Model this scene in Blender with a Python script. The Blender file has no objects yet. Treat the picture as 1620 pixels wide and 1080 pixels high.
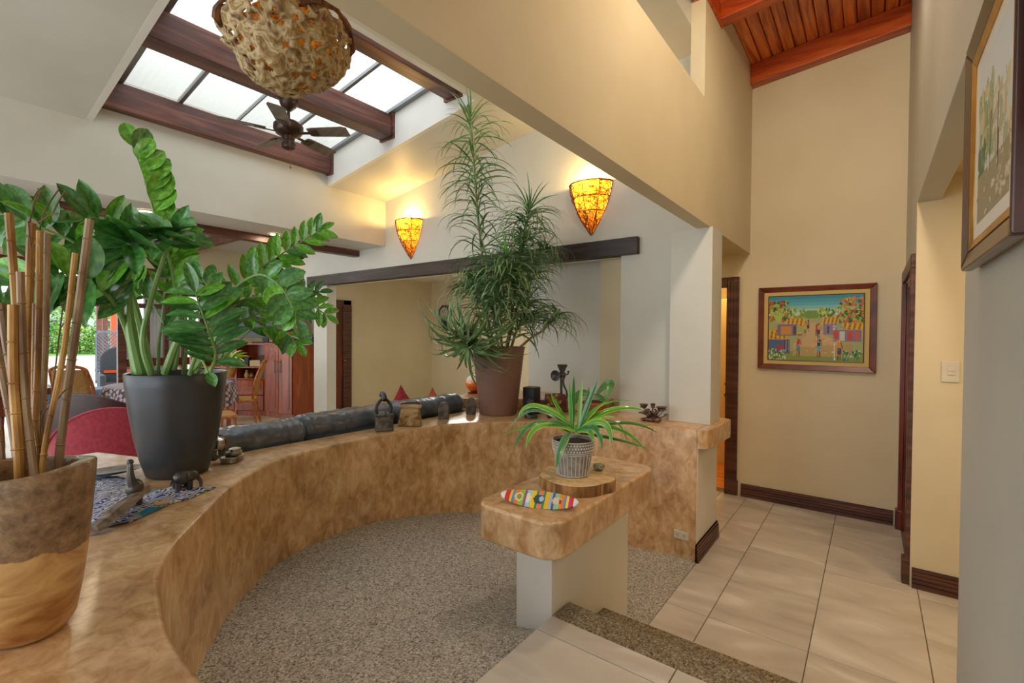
import bpy, bmesh, math, random
import numpy as np
from mathutils import Vector, Matrix, noise
random.seed(7)
S = bpy.context.scene
COL = S.collection
PI = math.pi

# ------------------------------------------------------------------ camera
FPX, YAW, PITCH, ROLL = 751.038, -0.648872, -0.0160739, 0.00700105
CAM = Vector((0, 0, 1.6))
_f = Vector((math.sin(YAW)*math.cos(PITCH), math.cos(YAW)*math.cos(PITCH), math.sin(PITCH)))
_r0 = Vector((math.cos(YAW), -math.sin(YAW), 0)); _u0 = _r0.cross(_f)
_r = _r0*math.cos(ROLL) + _u0*math.sin(ROLL); _u = -_r0*math.sin(ROLL) + _u0*math.cos(ROLL)
cd = bpy.data.cameras.new('camera'); cam = bpy.data.objects.new('camera', cd); COL.objects.link(cam)
cd.sensor_width = 36; cd.lens = FPX/1620*36; cd.clip_start = .02; cd.clip_end = 300
M = Matrix.Identity(4)
for i in range(3):
    M[i][0] = _r[i]; M[i][1] = _u[i]; M[i][2] = -_f[i]; M[i][3] = CAM[i]
cam.matrix_world = M; S.camera = cam

# ------------------------------------------------------------------ world, lights, exposure
S.view_settings.view_transform = 'Standard'; S.view_settings.look = 'None'
S.view_settings.gamma = 1; S.view_settings.use_curve_mapping = False
S.view_settings.exposure = -.58
S.cycles.max_bounces = 9; S.cycles.diffuse_bounces = 6; S.cycles.transparent_max_bounces = 12
S.cycles.use_denoising = True
S.cycles.sample_clamp_indirect = 6
w = bpy.data.worlds.new('overcast_sky'); S.world = w; w.use_nodes = True
bg = w.node_tree.nodes['Background']; bg.inputs[0].default_value = (.93, .965, 1, 1); bg.inputs[1].default_value = 4.0
def light(name, kind, loc, power, color, size=.3, rot=(0, 0, 0), sy=None, portal=False, spread=None):
    d = bpy.data.lights.new(name, kind); d.energy = power; d.color = color
    if kind == 'AREA':
        d.size = size
        if sy: d.shape = 'RECTANGLE'; d.size_y = sy
        if spread: d.spread = spread
        d.cycles.is_portal = portal
    else:
        d.shadow_soft_size = size
    o = bpy.data.objects.new(name, d); o.location = loc; o.rotation_euler = rot; COL.objects.link(o); return o
WARM = (1, .82, .60)
light('portal_skylight', 'AREA', (-3.9, 2.03, 3.93), 1, (1, 1, 1), 2.1, (0, -math.atan(.145), 0), 2.1, True)
light('portal_garden', 'AREA', (-10.25, 2.2, 1.5), 1, (1, 1, 1), 2.8, (0, -PI/2, 0), 3.6, True)
light('portal_open_back', 'AREA', (-1.5, -2.95, 1.9), 1, (1, 1, 1), 4.5, (PI/2, 0, 0), 3.2, True)  # back left open behind the camera to let sky light in
# area lights added as unseen fill for hall and rooms; passage_lamp follows the alcove's lamplight
light('hall_fill', 'AREA', (-.1, 1.7, 3.92), 44, WARM, .3, (math.radians(58), 0, 0))  # added warm fill aimed at the end wall, no fixture
light('hall_fill', 'AREA', (-.1, 3.4, 3.98), 10, WARM, .22)  # added warm fill over the hall floor, no fixture
light('passage_lamp', 'AREA', (1.0, 3.0, 2.52), 20, (1, .7, .35), .3)
light('corridor_fill', 'AREA', (-1.7, 4.6, 2.38), 6, (1, .75, .45), .15)  # unseen warm fill added in the corridor
light('bedroom_fill', 'AREA', (-1.3, 6.2, 2.5), 30, (1, .68, .3), .4)  # unseen warm fill added in the room past the doorway
light('niche_fill', 'AREA', (-5.2, 5.8, 2.7), 40, (1, .93, .82), .6)  # fill added beyond the lintel, no fixture
light('entry_fill', 'AREA', (-.1, .1, 3.9), 10, WARM, .25)  # added warm fill above the platform, out of view
light('living_fill', 'AREA', (-7.8, 2.6, 3.1), 36, (1, .95, .88), .6)  # pale fill added over the dining side, no fixture

# ------------------------------------------------------------------ helpers
def ray(px, py):
    return _f + _r*((px-810)/FPX) + _u*((540-py)/FPX)
def at(px, py, X=None, Y=None, z=None, d=None):
    v = ray(px, py)
    t = X/v.x if X is not None else Y/v.y if Y is not None else (z-1.6)/v.z if z is not None else d
    return CAM + v*t

class MB:
    def __init__(s, M=None): s.v = []; s.f = []; s.M = M; s.c = []
    def add(s, vs, fs, M=None, col=None):
        n = len(s.v)
        for p in vs:
            p = Vector(p)
            if M is not None: p = M @ p
            if s.M is not None: p = s.M @ p
            s.v.append(p[:])
        for f in fs:
            s.f.append([n+i for i in f])
            s.c.append(col)
        return s
    def box(s, x0, x1, y0, y1, z0, z1, M=None, col=None):
        x0, x1 = min(x0, x1), max(x0, x1); y0, y1 = min(y0, y1), max(y0, y1); z0, z1 = min(z0, z1), max(z0, z1)
        return s.add([(x0,y0,z0),(x1,y0,z0),(x1,y1,z0),(x0,y1,z0),(x0,y0,z1),(x1,y0,z1),(x1,y1,z1),(x0,y1,z1)],
                     [(0,3,2,1),(4,5,6,7),(0,1,5,4),(1,2,6,5),(2,3,7,6),(3,0,4,7)], M, col)
    def prism(s, poly, z0, z1, M=None, top=None):
        n = len(poly); a = sum(poly[i][0]*poly[(i+1)%n][1]-poly[(i+1)%n][0]*poly[i][1] for i in range(n))
        if a < 0: poly = poly[::-1]; top = top[::-1] if top else None
        tp = top or poly
        vs = [(p[0],p[1],z0) for p in poly]+[(p[0],p[1],z1) for p in tp]
        fs = [tuple(range(n-1,-1,-1)), tuple(range(n,2*n))]+[(i,(i+1)%n,n+(i+1)%n,n+i) for i in range(n)]
        return s.add(vs, fs, M)
    def lathe(s, prof, n=24, M=None, sx=1, sy=1, cap=True):
        vs = []; fs = []; m = len(prof)
        for r, z in prof:
            for k in range(n):
                a = 2*PI*k/n; vs.append((r*sx*math.cos(a), r*sy*math.sin(a), z))
        for j in range(m-1):
            for k in range(n):
                fs.append((j*n+k, j*n+(k+1)%n, (j+1)*n+(k+1)%n, (j+1)*n+k))
        if cap:
            if prof[0][0] > 1e-4: fs.append(tuple(range(n-1,-1,-1)))
            if prof[-1][0] > 1e-4: fs.append(tuple((m-1)*n+k for k in range(n)))
        return s.add(vs, fs, M)
    def tube(s, pts, rad, n=8, M=None, flat=1.0):
        pts = [Vector(p) for p in pts]; m = len(pts)
        if not hasattr(rad, '__len__'): rad = [rad]*m
        vs = []; fs = []; up = None
        for i, p in enumerate(pts):
            t = (pts[min(i+1,m-1)]-pts[max(i-1,0)]).normalized()
            if up is None:
                up = Vector((0,0,1)) if abs(t.z) < .9 else Vector((1,0,0))
            a = t.cross(up).normalized(); b = a.cross(t).normalized(); up = b
            for k in range(n):
                q = 2*PI*k/n
                vs.append(p + a*(rad[i]*math.cos(q)) + b*(rad[i]*flat*math.sin(q)))
        for j in range(m-1):
            for k in range(n):
                fs.append((j*n+k, (j+1)*n+k, (j+1)*n+(k+1)%n, j*n+(k+1)%n))
        fs.append(tuple(range(n))); fs.append(tuple((m-1)*n+n-1-k for k in range(n)))
        return s.add(vs, fs, M)
    def ball(s, c, r, n=12, M=None, sc=(1,1,1), dist=0, seed=0):
        vs = []; fs = []; m = n//2
        vs.append((0,0,-1))
        for j in range(1,m):
            t = -PI/2+PI*j/m
            for k in range(n):
                a = 2*PI*k/n; vs.append((math.cos(t)*math.cos(a), math.cos(t)*math.sin(a), math.sin(t)))
        vs.append((0,0,1)); L = len(vs)-1
        for k in range(n): fs.append((0, 1+(k+1)%n, 1+k))
        for j in range(m-2):
            for k in range(n):
                a = 1+j*n; fs.append((a+k, a+(k+1)%n, a+n+(k+1)%n, a+n+k))
        for k in range(n): fs.append((1+(m-2)*n+k, 1+(m-2)*n+(k+1)%n, L))
        o = []
        for p in vs:
            p = Vector(p); q = 1+dist*noise.noise(p*2.2+Vector((seed,seed*1.7,0)))
            o.append(Vector((p.x*r*sc[0]*q+c[0], p.y*r*sc[1]*q+c[1], p.z*r*sc[2]*q+c[2])))
        return s.add(o, fs, M)

WL = {}
def wloc(o): return WL.get(o.name, Vector((0,0,0)))
def build(name, mb, mat=None, parent=None, smooth=True, bevel=0, origin=None, angle=40, sub=0, segs=2):
    me = bpy.data.meshes.new(name)
    if parent is not None: L = wloc(parent)
    else:
        L = Vector(origin) if origin is not None else Vector((0,0,0))
    me.from_pydata([(v[0]-L.x, v[1]-L.y, v[2]-L.z) for v in mb.v], [], mb.f)
    if any(c is not None for c in mb.c):
        at_ = me.color_attributes.new('Col', 'FLOAT_COLOR', 'CORNER')
        arr = np.ones((len(me.loops), 4), dtype=np.float32); i = 0
        for p, c in zip(me.polygons, mb.c):
            c = c or (1,1,1)
            arr[i:i+p.loop_total, :3] = c[:3]; i += p.loop_total
        at_.data.foreach_set('color', arr.ravel())
    if mat: me.materials.append(mat)
    if smooth:
        me.polygons.foreach_set('use_smooth', [True]*len(me.polygons))
        me.set_sharp_from_angle(angle=math.radians(angle))
    me.update()
    o = bpy.data.objects.new(name, me); COL.objects.link(o)
    if parent is not None: o.parent = parent; WL[o.name] = L
    else: o.location = L; WL[o.name] = L
    if bevel:
        b = o.modifiers.new('b', 'BEVEL'); b.width = bevel; b.segments = segs; b.limit_method = 'ANGLE'; b.angle_limit = math.radians(50); b.harden_normals = smooth
    if sub:
        m = o.modifiers.new('s', 'SUBSURF'); m.levels = sub; m.render_levels = sub
    return o
def tag(o, label, cat, group=None, kind=None):
    o['label'] = label
    if cat: o['category'] = cat
    if group: o['group'] = group
    if kind: o['kind'] = kind
    return o
def thing(name, loc, label, cat, group=None):
    o = bpy.data.objects.new(name, None); o.location = loc; o.empty_display_size = .05; COL.objects.link(o)
    WL[o.name] = Vector(loc); return tag(o, label, cat, group)
def struct(name, mb, mat, parent=None, label=None, **k):
    o = build(name, mb, mat, parent, **k)
    if parent is None: o['kind'] = 'structure'
    if label: o['label'] = label
    return o
def copytree(o, parent=None):
    c = o.copy(); COL.objects.link(c)
    if parent is not None: c.parent = parent
    for ch in o.children: copytree(ch, c)
    return c
def TR(x=0,y=0,z=0,rz=0,rx=0,ry=0,s=1):
    return Matrix.Translation((x,y,z)) @ Matrix.Rotation(rz,4,'Z') @ Matrix.Rotation(ry,4,'Y') @ Matrix.Rotation(rx,4,'X') @ Matrix.Scale(s,4)
def spline(pts, n=6):
    P = [Vector(p) for p in pts]; out = []
    for i in range(len(P)-1):
        a = P[max(i-1,0)]; b = P[i]; c = P[i+1]; d = P[min(i+2,len(P)-1)]
        for k in range(n):
            t = k/n
            out.append(.5*((2*b)+(c-a)*t+(2*a-5*b+4*c-d)*t*t+(3*b-a-3*c+d)*t**3))
    out.append(P[-1]); return out
def rrect(x0,x1,y0,y1,r,n=6,which=(1,1,1,1)):
    out = []
    for i,(cx,cy,a0) in enumerate(((x1-r,y1-r,0),(x0+r,y1-r,PI/2),(x0+r,y0+r,PI),(x1-r,y0+r,1.5*PI))):
        if which[i]:
            out += [(cx+r*math.cos(a0+PI/2*k/n), cy+r*math.sin(a0+PI/2*k/n)) for k in range(n+1)]
        else:
            out.append(((x1,y1),(x0,y1),(x0,y0),(x1,y0))[i])
    return out

# ------------------------------------------------------------------ materials
def hexc(h):
    h = h.lstrip('#'); o = []
    for i in (0,2,4):
        c = int(h[i:i+2],16)/255; o.append(c/12.92 if c <= .04045 else ((c+.055)/1.055)**2.4)
    return tuple(o)
MC = {}
def mat(name, cols, rough=.6, scale=4, stretch=(1,1,1), bump=0, bscale=40, metal=0, detail=6, kind='noise', spec=.5,
        coat=0, rnd=0, trans=0, sss=0, lo=.35, hi=.65, dist=0, emis=None, estr=0, bstretch=None, sheen=0):
    if name in MC: return MC[name]
    m = bpy.data.materials.new(name); m.use_nodes = True; nt = m.node_tree; N = nt.nodes; K = nt.links
    b = N['Principled BSDF']; MC[name] = m
    cols = [hexc(c) if isinstance(c,str) else c for c in cols]
    b.inputs['Roughness'].default_value = rough; b.inputs['Metallic'].default_value = metal
    b.inputs['Specular IOR Level'].default_value = spec
    if coat: b.inputs['Coat Weight'].default_value = coat; b.inputs['Coat Roughness'].default_value = .15
    if trans: b.inputs['Transmission Weight'].default_value = trans
    if sheen: b.inputs['Sheen Weight'].default_value = sheen
    if emis: b.inputs['Emission Color'].default_value = (*emis,1); b.inputs['Emission Strength'].default_value = estr
    tc = N.new('ShaderNodeTexCoord'); mp = N.new('ShaderNodeMapping'); K.new(tc.outputs['Object'], mp.inputs[0])
    mp.inputs['Scale'].default_value = stretch
    src = mp.outputs[0]
    if rnd:
        oi = N.new('ShaderNodeObjectInfo'); vm = N.new('ShaderNodeVectorMath'); vm.operation = 'MULTIPLY_ADD'
        K.new(mp.outputs[0], vm.inputs[0]); vm.inputs[1].default_value = (1,1,1)
        sc = N.new('ShaderNodeMath'); sc.operation = 'MULTIPLY'; sc.inputs[1].default_value = 50
        K.new(oi.outputs['Random'], sc.inputs[0]); K.new(sc.outputs[0], vm.inputs[2]); src = vm.outputs[0]
    if len(cols) == 1:
        b.inputs['Base Color'].default_value = (*cols[0],1)
    else:
        if kind == 'noise':
            t = N.new('ShaderNodeTexNoise'); t.inputs['Scale'].default_value = scale; t.inputs['Detail'].default_value = detail
            t.inputs['Distortion'].default_value = dist; out = t.outputs[0]
        elif kind == 'wave':
            t = N.new('ShaderNodeTexWave'); t.inputs['Scale'].default_value = scale; t.inputs['Distortion'].default_value = dist
            t.inputs['Detail'].default_value = 3; t.inputs['Detail Scale'].default_value = 1.2; out = t.outputs[1]
        else:
            t = N.new('ShaderNodeTexVoronoi'); t.inputs['Scale'].default_value = scale
            if kind == 'cell': out = t.outputs['Color']
            else: out = t.outputs['Distance']
        K.new(src, t.inputs['Vector'])
        r = N.new('ShaderNodeValToRGB'); e = r.color_ramp.elements
        K.new(out, r.inputs[0])
        n = len(cols)
        for i, c in enumerate(cols):
            p = lo+(hi-lo)*i/(n-1)
            if i == 0: el = e[0]; el.position = p
            elif i == n-1: el = e[-1]; el.position = p
            else: el = e.new(p)
            el.color = (*c,1)
        K.new(r.outputs[0], b.inputs['Base Color'])
        if rnd:
            hs = N.new('ShaderNodeHueSaturation'); mr = N.new('ShaderNodeMapRange')
            mr.inputs[3].default_value = 1-.5*rnd; mr.inputs[4].default_value = 1+.5*rnd
            K.new(oi.outputs['Random'], mr.inputs[0]); K.new(mr.outputs[0], hs.inputs['Value'])
            K.new(r.outputs[0], hs.inputs['Color']); K.new(hs.outputs[0], b.inputs['Base Color'])
    if bump:
        t2 = N.new('ShaderNodeTexNoise'); t2.inputs['Scale'].default_value = bscale; t2.inputs['Detail'].default_value = 4
        mp2 = N.new('ShaderNodeMapping'); K.new(tc.outputs['Object'], mp2.inputs[0]); mp2.inputs['Scale'].default_value = bstretch or stretch
        K.new(mp2.outputs[0], t2.inputs['Vector'])
        bp = N.new('ShaderNodeBump'); bp.inputs['Strength'].default_value = bump; bp.inputs['Distance'].default_value = .01
        K.new(t2.outputs[0], bp.inputs['Height']); K.new(bp.outputs[0], b.inputs['Normal'])
    return m
def colmat(name, rough=.6, coat=0, bump=0):
    m = bpy.data.materials.new(name); m.use_nodes = True; N = m.node_tree.nodes; K = m.node_tree.links
    a = N.new('ShaderNodeVertexColor'); a.layer_name = 'Col'; b = N['Principled BSDF']
    b.inputs['Roughness'].default_value = rough
    if coat: b.inputs['Coat Weight'].default_value = coat
    K.new(a.outputs[0], b.inputs['Base Color'])
    if bump:
        t = N.new('ShaderNodeTexNoise'); t.inputs['Scale'].default_value = 120
        bp = N.new('ShaderNodeBump'); bp.inputs['Strength'].default_value = bump; bp.inputs['Distance'].default_value = .004
        tc = N.new('ShaderNodeTexCoord'); K.new(tc.outputs['Object'], t.inputs['Vector'])
        K.new(t.outputs[0], bp.inputs['Height']); K.new(bp.outputs[0], b.inputs['Normal'])
    return m

WALL = mat('cream_wall_paint', ['#d3c5a2','#dacdac'], .55, 1.5, bump=.08, bscale=30, spec=.3)
WALLG = mat('pale_wall_paint', ['#cbcabf','#d4d3c9'], .5, 1.5, bump=.08, bscale=30, spec=.35)
WALLH = mat('grey_wall_paint', ['#b4b6ae','#c0c1b8'], .5, 1.2, bump=.08, bscale=30, spec=.35)
WHITE = mat('white_plaster', ['#dcdad2','#e6e4dc'], .55, 2, bump=.05)
YELW = mat('yellow_wall_paint', ['#e3c988','#e9d196'], .6, 2)
def stucco():
    m = mat('burnished_plaster', ['#8a5e38','#b0824f','#cda06c','#e0c094'], .33, 3.5, bump=.1, bscale=20, detail=10, dist=.3, lo=.3, hi=.7, coat=.4)
    N = m.node_tree.nodes; K = m.node_tree.links; b = N['Principled BSDF']; src = b.inputs['Base Color'].links[0].from_socket
    tc = N.new('ShaderNodeTexCoord'); n2 = N.new('ShaderNodeTexNoise'); n2.inputs['Scale'].default_value = 19; n2.inputs['Detail'].default_value = 12; n2.inputs['Roughness'].default_value = .65; n2.inputs['Distortion'].default_value = .6
    mp = N.new('ShaderNodeMapping'); mp.inputs['Scale'].default_value = (1,1,.6); K.new(tc.outputs['Object'], mp.inputs[0]); K.new(mp.outputs[0], n2.inputs['Vector'])
    r = N.new('ShaderNodeValToRGB'); e = r.color_ramp.elements; e[0].position=.36; e[0].color=(*hexc('#9c7046'),1); e[1].position=.64; e[1].color=(*hexc('#ecd2aa'),1)
    K.new(n2.outputs[0], r.inputs[0]); mx = N.new('ShaderNodeMix'); mx.data_type='RGBA'; mx.inputs[0].default_value=.5
    K.new(src, mx.inputs[6]); K.new(r.outputs[0], mx.inputs[7]); K.new(mx.outputs[2], b.inputs['Base Color']); return m
STUC = stucco()
PEB = mat('washed_pebble', ['#67645e','#aaa69e','#c2beb6','#e6e2da'], .75, 150, kind='cell', bump=.9, bscale=150, lo=.1, hi=.95)
TILE = mat('stone_tile', ['#b0a9a0','#c0bab1','#cbc6bd','#e2dfda'], .3, 1.3, (1,2.6,1), detail=5, dist=1.6, rnd=.08, lo=.3, hi=.75, spec=.45)
TILE2 = mat('living_tile', ['#b9a889','#c9b99c'], .35, 2)
GROUT = mat('grout', ['#6f6353','#7c705f'], .9, 30)
PEB2 = mat('washed_pebble_brown', ['#4a4234','#7d725e','#94886f','#b8ad96'], .75, 150, kind='cell', bump=.9, bscale=150, lo=.1, hi=.95)
WDK = mat('dark_stained_wood', ['#462820','#63392d','#7e4c3c'], .38, 2.2, (7,.5,7), bump=.15, dist=1.0)
WDKX = mat('dark_stained_wood_cross', ['#231915','#33261f','#43342b'], .4, 2.2, (.5,7,7), bump=.15, dist=1.0)
WMAH = mat('mahogany', ['#3f160a','#5f2411','#7d3217'], .3, 2.5, (6,6,.4), bump=.08, dist=1.2, coat=.2)
WTRIM = mat('brown_trim_wood', ['#3a2015','#553122','#6b412e'], .4, 3, (.5,.5,9), bump=.3, bscale=20)
WORG = mat('varnished_cedar_boards', ['#a8480e','#cf6a1c','#e48630'], .35, 2.0, (9,.6,9), bump=.1, dist=1.5, rnd=.35, coat=.15)
WORB = mat('varnished_cedar_beam', ['#8e3209','#b84a12','#cc601c'], .32, 2.4, (.6,8,8), bump=.1, dist=1.2, coat=.2)
WCAB = mat('orange_cherry_wood', ['#7c3010','#9c431a','#b25626'], .28, 2.4, (5,5,.5), dist=1.4, coat=.4)
DARK = mat('dark_recess', ['#0e0b0a','#1a1513'], .7, 5)
BLACKM = mat('matte_black', ['#15171a','#23262a'], .45, 8)

# ------------------------------------------------------------------ floors
F = struct('floor', MB().box(-1.9,1.7,1.9,5.6,-.08,-.006), GROUT, label='hall floor of square pale stone tiles with dark grout')
TM = {}
def tiles(par, xs, ys, z, clip, m=TILE, th=.012, gap=.0022):
    x0,x1,y0,y1 = clip
    for i in range(len(xs)-1):
        for j in range(len(ys)-1):
            a,b,c,d = max(xs[i],x0),min(xs[i+1],x1),max(ys[j],y0),min(ys[j+1],y1)
            if b-a < .02 or d-c < .02: continue
            a+=gap; b-=gap; c+=gap; d-=gap
            key = (round(b-a,3), round(d-c,3), th)
            L = wloc(par)
            if key not in TM:
                w2,h2 = (b-a)/2,(d-c)/2
                mb = MB().box(-w2,w2,-h2,h2,-th,-.002); 
                e = .0015
                mb = MB().add([(-w2,-h2,-th),(w2,-h2,-th),(w2,h2,-th),(-w2,h2,-th),(-w2,-h2,-e),(w2,-h2,-e),(w2,h2,-e),(-w2,h2,-e),
                               (-w2+e,-h2+e,0),(w2-e,-h2+e,0),(w2-e,h2-e,0),(-w2+e,h2-e,0)],
                              [(0,3,2,1),(0,1,5,4),(1,2,6,5),(2,3,7,6),(3,0,4,7),(4,5,9,8),(5,6,10,9),(6,7,11,10),(7,4,8,11),(8,9,10,11)])
                me = bpy.data.meshes.new('tile'); me.from_pydata(mb.v, [], mb.f); me.materials.append(m); TM[key] = me
            o = bpy.data.objects.new('tile', TM[key]); o.parent = par; COL.objects.link(o)
            o.location = ((a+b)/2-L.x, (c+d)/2-L.y, z-L.z)
XS = [-.72+.486*k for k in range(-3,6)]; YS = [2.81+.508*k for k in range(-3,7)]
tiles(F, XS, YS, 0, (-.962,.215,3.96,5.15)); tiles(F, XS, YS, 0, (-.962,1.66,2.23,3.96)); tiles(F, XS, YS, 0, (-1.69,-.962,3.985,5.15)); tiles(F, XS, YS, 0, (.23,1.66,1.95,2.23))
# pebble pit, ramping from platform height down to the hall
cp = np.array([(-.962,2.4,0),(-.962,3.45,0),(-1.2,2.45,0.02),(-1.28,1.74,.255),(-1.5,3.4,.02),(-2.34,2.75,.235),(-2.46,2.56,.27),(-2.55,2.27,.315),
  (-2.54,1.93,.365),(-2.55,1.5,.385),(-2.5,1.1,.38),(-2.2,.8,.38),(-1.8,.55,.38),(-1.5,1.0,.38),(-1.1,1.3,.345),(-1.1,.8,.37),(-1.1,1.68,.33),(-2.0,1.6,.35),(-1.3,.4,.375),(-1.9,2.7,.13),(-2.9,.3,.38),(-2.9,2,.38),(-1.45,3.0,.03)])
def tps(cp):
    n = len(cp); d = np.hypot(cp[:,None,0]-cp[None,:,0], cp[:,None,1]-cp[None,:,1])
    K = d  # linear kernel, smooth enough for a trowelled ramp
    P = np.c_[np.ones(n), cp[:,:2]]; A = np.block([[K-1e-2*np.eye(n)*0, P],[P.T, np.zeros((3,3))]])
    s = np.linalg.solve(A + 1e-9*np.eye(n+3), np.r_[cp[:,2], 0,0,0])
    return lambda x,y: float(max(-.0, min(.385, np.hypot(cp[:,0]-x, cp[:,1]-y)@s[:n] + s[n]+s[n+1]*x+s[n+2]*y)))
hz = tps(cp)
def grid(mb, xs, ys, h):
    n = len(mb.v); 
    vs = [(x,y,h(x,y)) for y in ys for x in xs]; nx = len(xs)
    mb.add(vs, [(j*nx+i, j*nx+i+1, (j+1)*nx+i+1, (j+1)*nx+i) for j in range(len(ys)-1) for i in range(nx-1)])
mb = MB(); lin = lambda a,b,n: [a+(b-a)*k/n for k in range(n+1)]
grid(mb, lin(-2.75,-1.091,36), lin(-.2,2.4,52), hz); grid(mb, lin(-2.75,-.962,38), lin(2.4,3.6,26), hz)
grid(mb, lin(-1.091,-.962,4), lin(2.22,2.4,4), lambda x,y: 0)
struct('floor_pit', mb, PEB, label='washed pebble floor of the sunken oval, sloping down to the hall')['kind'] = 'structure'
# platform and steps
P = struct('floor_platform', MB().box(-1.09,.22,-3,1.737,0,.368), GROUT, label='raised tiled platform at the top of the steps')
tiles(P, [-1.55,-.551,-.065,.421], [1.62-.508*k for k in range(9,-1,-1)]+[1.737], .38, (-1.09,.215,-3,1.737))
struct('step', MB().box(-1.088,.22,1.738,1.876,0,.38), PEB2, P, bevel=.008, label='washed pebble nosing at platform height')
struct('step', MB().box(-1.088,.22,1.877,2.235,0,.19), PEB2, P, bevel=.008, label='lower washed pebble step')
FL = struct('floor_living', MB().box(-10.35,-2.8,-3,8.4,-.1,.108), GROUT, label='warm beige tiled floor of the living room')
tiles(FL, lin(-10.3,-2.8,10), lin(-.1,8.4,11), .12, (-10.3,-2.82,-.1,8.4), TILE2)
FB = struct('floor_bedroom', MB().box(-2.6,.4,5.3,8,-.1,-.01), GROUT, label='orange wood plank floor beyond the passage door')
WPL = mat('orange_plank', ['#b4611c','#cd7a2a','#d98a38'], .3, 2, (.5,8,1), rnd=.3)
for k in range(20):
    build('plank', MB().box(-2.55,.35,5.27+k*.09,5.355+k*.09,-.01,.004), WPL, FB, smooth=False)
MB

# ------------------------------------------------------------------ curved ledge
cur = [(-2.45,.95),(-2.52,1.25),(-2.55,1.55),(-2.56,1.9),(-2.545,2.2),(-2.47,2.52),(-2.31,2.78),(-2.08,3.0),(-1.82,3.18),(-1.5,3.33),(-1.2,3.42),(-.9,3.455)]
near = [(-1.0,.365),(-1.13,.368),(-1.267,.381),(-1.472,.427),(-1.59,.461),(-1.746,.544),(-1.90,.656),(-2.07,.785),(-2.19,.88),(-2.33,1.03)]
near = near[:-1]+[(-2.33,.90+.13)]
pts = [(x,y,0) for x,y in near]+[(-2.46,1.21,0),(-2.545,1.5,0),(-2.56,1.85,0),(-2.545,2.18,0),(-2.47,2.5,0),(-2.31,2.76,0),(-2.09,2.98,0),(-1.82,3.17,0),(-1.5,3.32,0),(-1.2,3.42,0),(-.975,3.45,0)]
ic = [(p.x,p.y) for p in spline(pts, 5)]
outer = [(-.972,3.98),(-1.9,3.98),(-2.0,4.0),(-3.2,4.0),(-3.2,3.05),(-2.785,3.04),(-2.785,1.0),(-2.85,.9),(-3.4,.7),(-3.4,-.9),(-1.0,-.9)]
def inset(P, d, n0, n1):
    out = list(P)
    for i in range(n0, n1):
        a, b = Vector(P[max(i-1,0)]), Vector(P[min(i+1,len(P)-1)]); t_ = (b-a).normalized(); nn_ = Vector((-t_.y, t_.x))
        out[i] = (P[i][0]+nn_.x*d, P[i][1]+nn_.y*d)
    return out
full = [(-1.0,.365)]+ic[1:]+outer
W = bpy.data.objects.new('wall_curved', None); COL.objects.link(W); W['kind']='structure'; W['label']='curved burnished ochre plaster half wall around the sunken oval'
wm = MB(); nf = len(ic)
lv = [(0,full),(.916,full),(.923,inset(full,-.003,0,nf)),(.928,inset(full,-.008,0,nf)),(.93,inset(full,-.015,0,nf))]
sgn_ = 1
tst = inset(full,-.015,0,nf)[10]; c_in = Vector((-1.7,1.8))
if (Vector(tst)-c_in).length < (Vector(full[10])-c_in).length: lv = [(z,P if k<2 else inset(full,(.003,.008,.015)[k-2],0,nf)) for k,(z,P) in enumerate(lv)]
nF = len(full); vs=[(x,y,z) for z,P in lv for x,y in P]
ar = sum(full[i][0]*full[(i+1)%nF][1]-full[(i+1)%nF][0]*full[i][1] for i in range(nF))
fs=[(k*nF+i,k*nF+(i+1)%nF,(k+1)*nF+(i+1)%nF,(k+1)*nF+i) for k in range(len(lv)-1) for i in range(nF)]+[tuple((len(lv)-1)*nF+i for i in range(nF))]
if ar < 0: fs=[f[::-1] for f in fs]
build('ledge_body', wm.add(vs,fs), STUC, W, angle=35)
endp = [(-.9722,3.45),(-.935,3.456),(-.912,3.478),(-.900,3.51),(-.895,3.55),(-.878,4.0),(-.885,4.05),(-.91,4.085),(-.95,4.1),(-1.3,4.1),(-1.3,3.9805),(-.9722,3.9805)]
build('ledge_end', MB().prism(endp, .80, .9302), STUC, W, angle=35)['label'] = 'rounded overhanging end of the ledge'
# raised back block of the ledge
struct('ledge_step', MB().prism([(-3.12,3.12),(-2.9,3.14),(-2.5,3.42),(-1.86,3.7),(-1.86,3.99),(-3.12,3.99)], .9305, 1.02), STUC, W, bevel=.01)
struct('wall_end', MB().box(-.985,-.968,3.462,3.978,0,.798), WHITE, W, label='white painted end face under the rounded ledge end')
def baseboard(name, a, b, nrm, par=None, h=.125, lab=None, t=.02):
    """profiled skirting from a to b (2D), facing nrm"""
    ax, ay = a; bx, by = b; nx, ny = nrm
    mb = MB()
    for z0,z1,tt in ((0,.03,t*1.15),(.034,.056,t),(.060,.082,t*.95),(.086,.104,t*.9),(.108,h,t*.6)):
        mb.add([(ax,ay,z0),(bx,by,z0),(bx+nx*tt,by+ny*tt,z0),(ax+nx*tt,ay+ny*tt,z0),(ax,ay,z1),(bx,by,z1),(bx+nx*tt,by+ny*tt,z1),(ax+nx*tt,ay+ny*tt,z1)],
               [(0,3,2,1),(4,5,6,7),(0,1,5,4),(1,2,6,5),(2,3,7,6),(3,0,4,7)])
    mb.add([(ax,ay,0),(bx,by,0),(bx+nx*t*.5,by+ny*t*.5,0),(ax+nx*t*.5,ay+ny*t*.5,0),(ax,ay,h),(bx,by,h),(bx+nx*t*.5,by+ny*t*.5,h),(ax+nx*t*.5,ay+ny*t*.5,h)],
               [(0,3,2,1),(4,5,6,7),(0,1,5,4),(1,2,6,5),(2,3,7,6),(3,0,4,7)])
    o = build(name, mb, WTRIM, par, smooth=False)
    if par is None: o['kind'] = 'structure'
    if lab: o['label'] = lab
    return o
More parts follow.
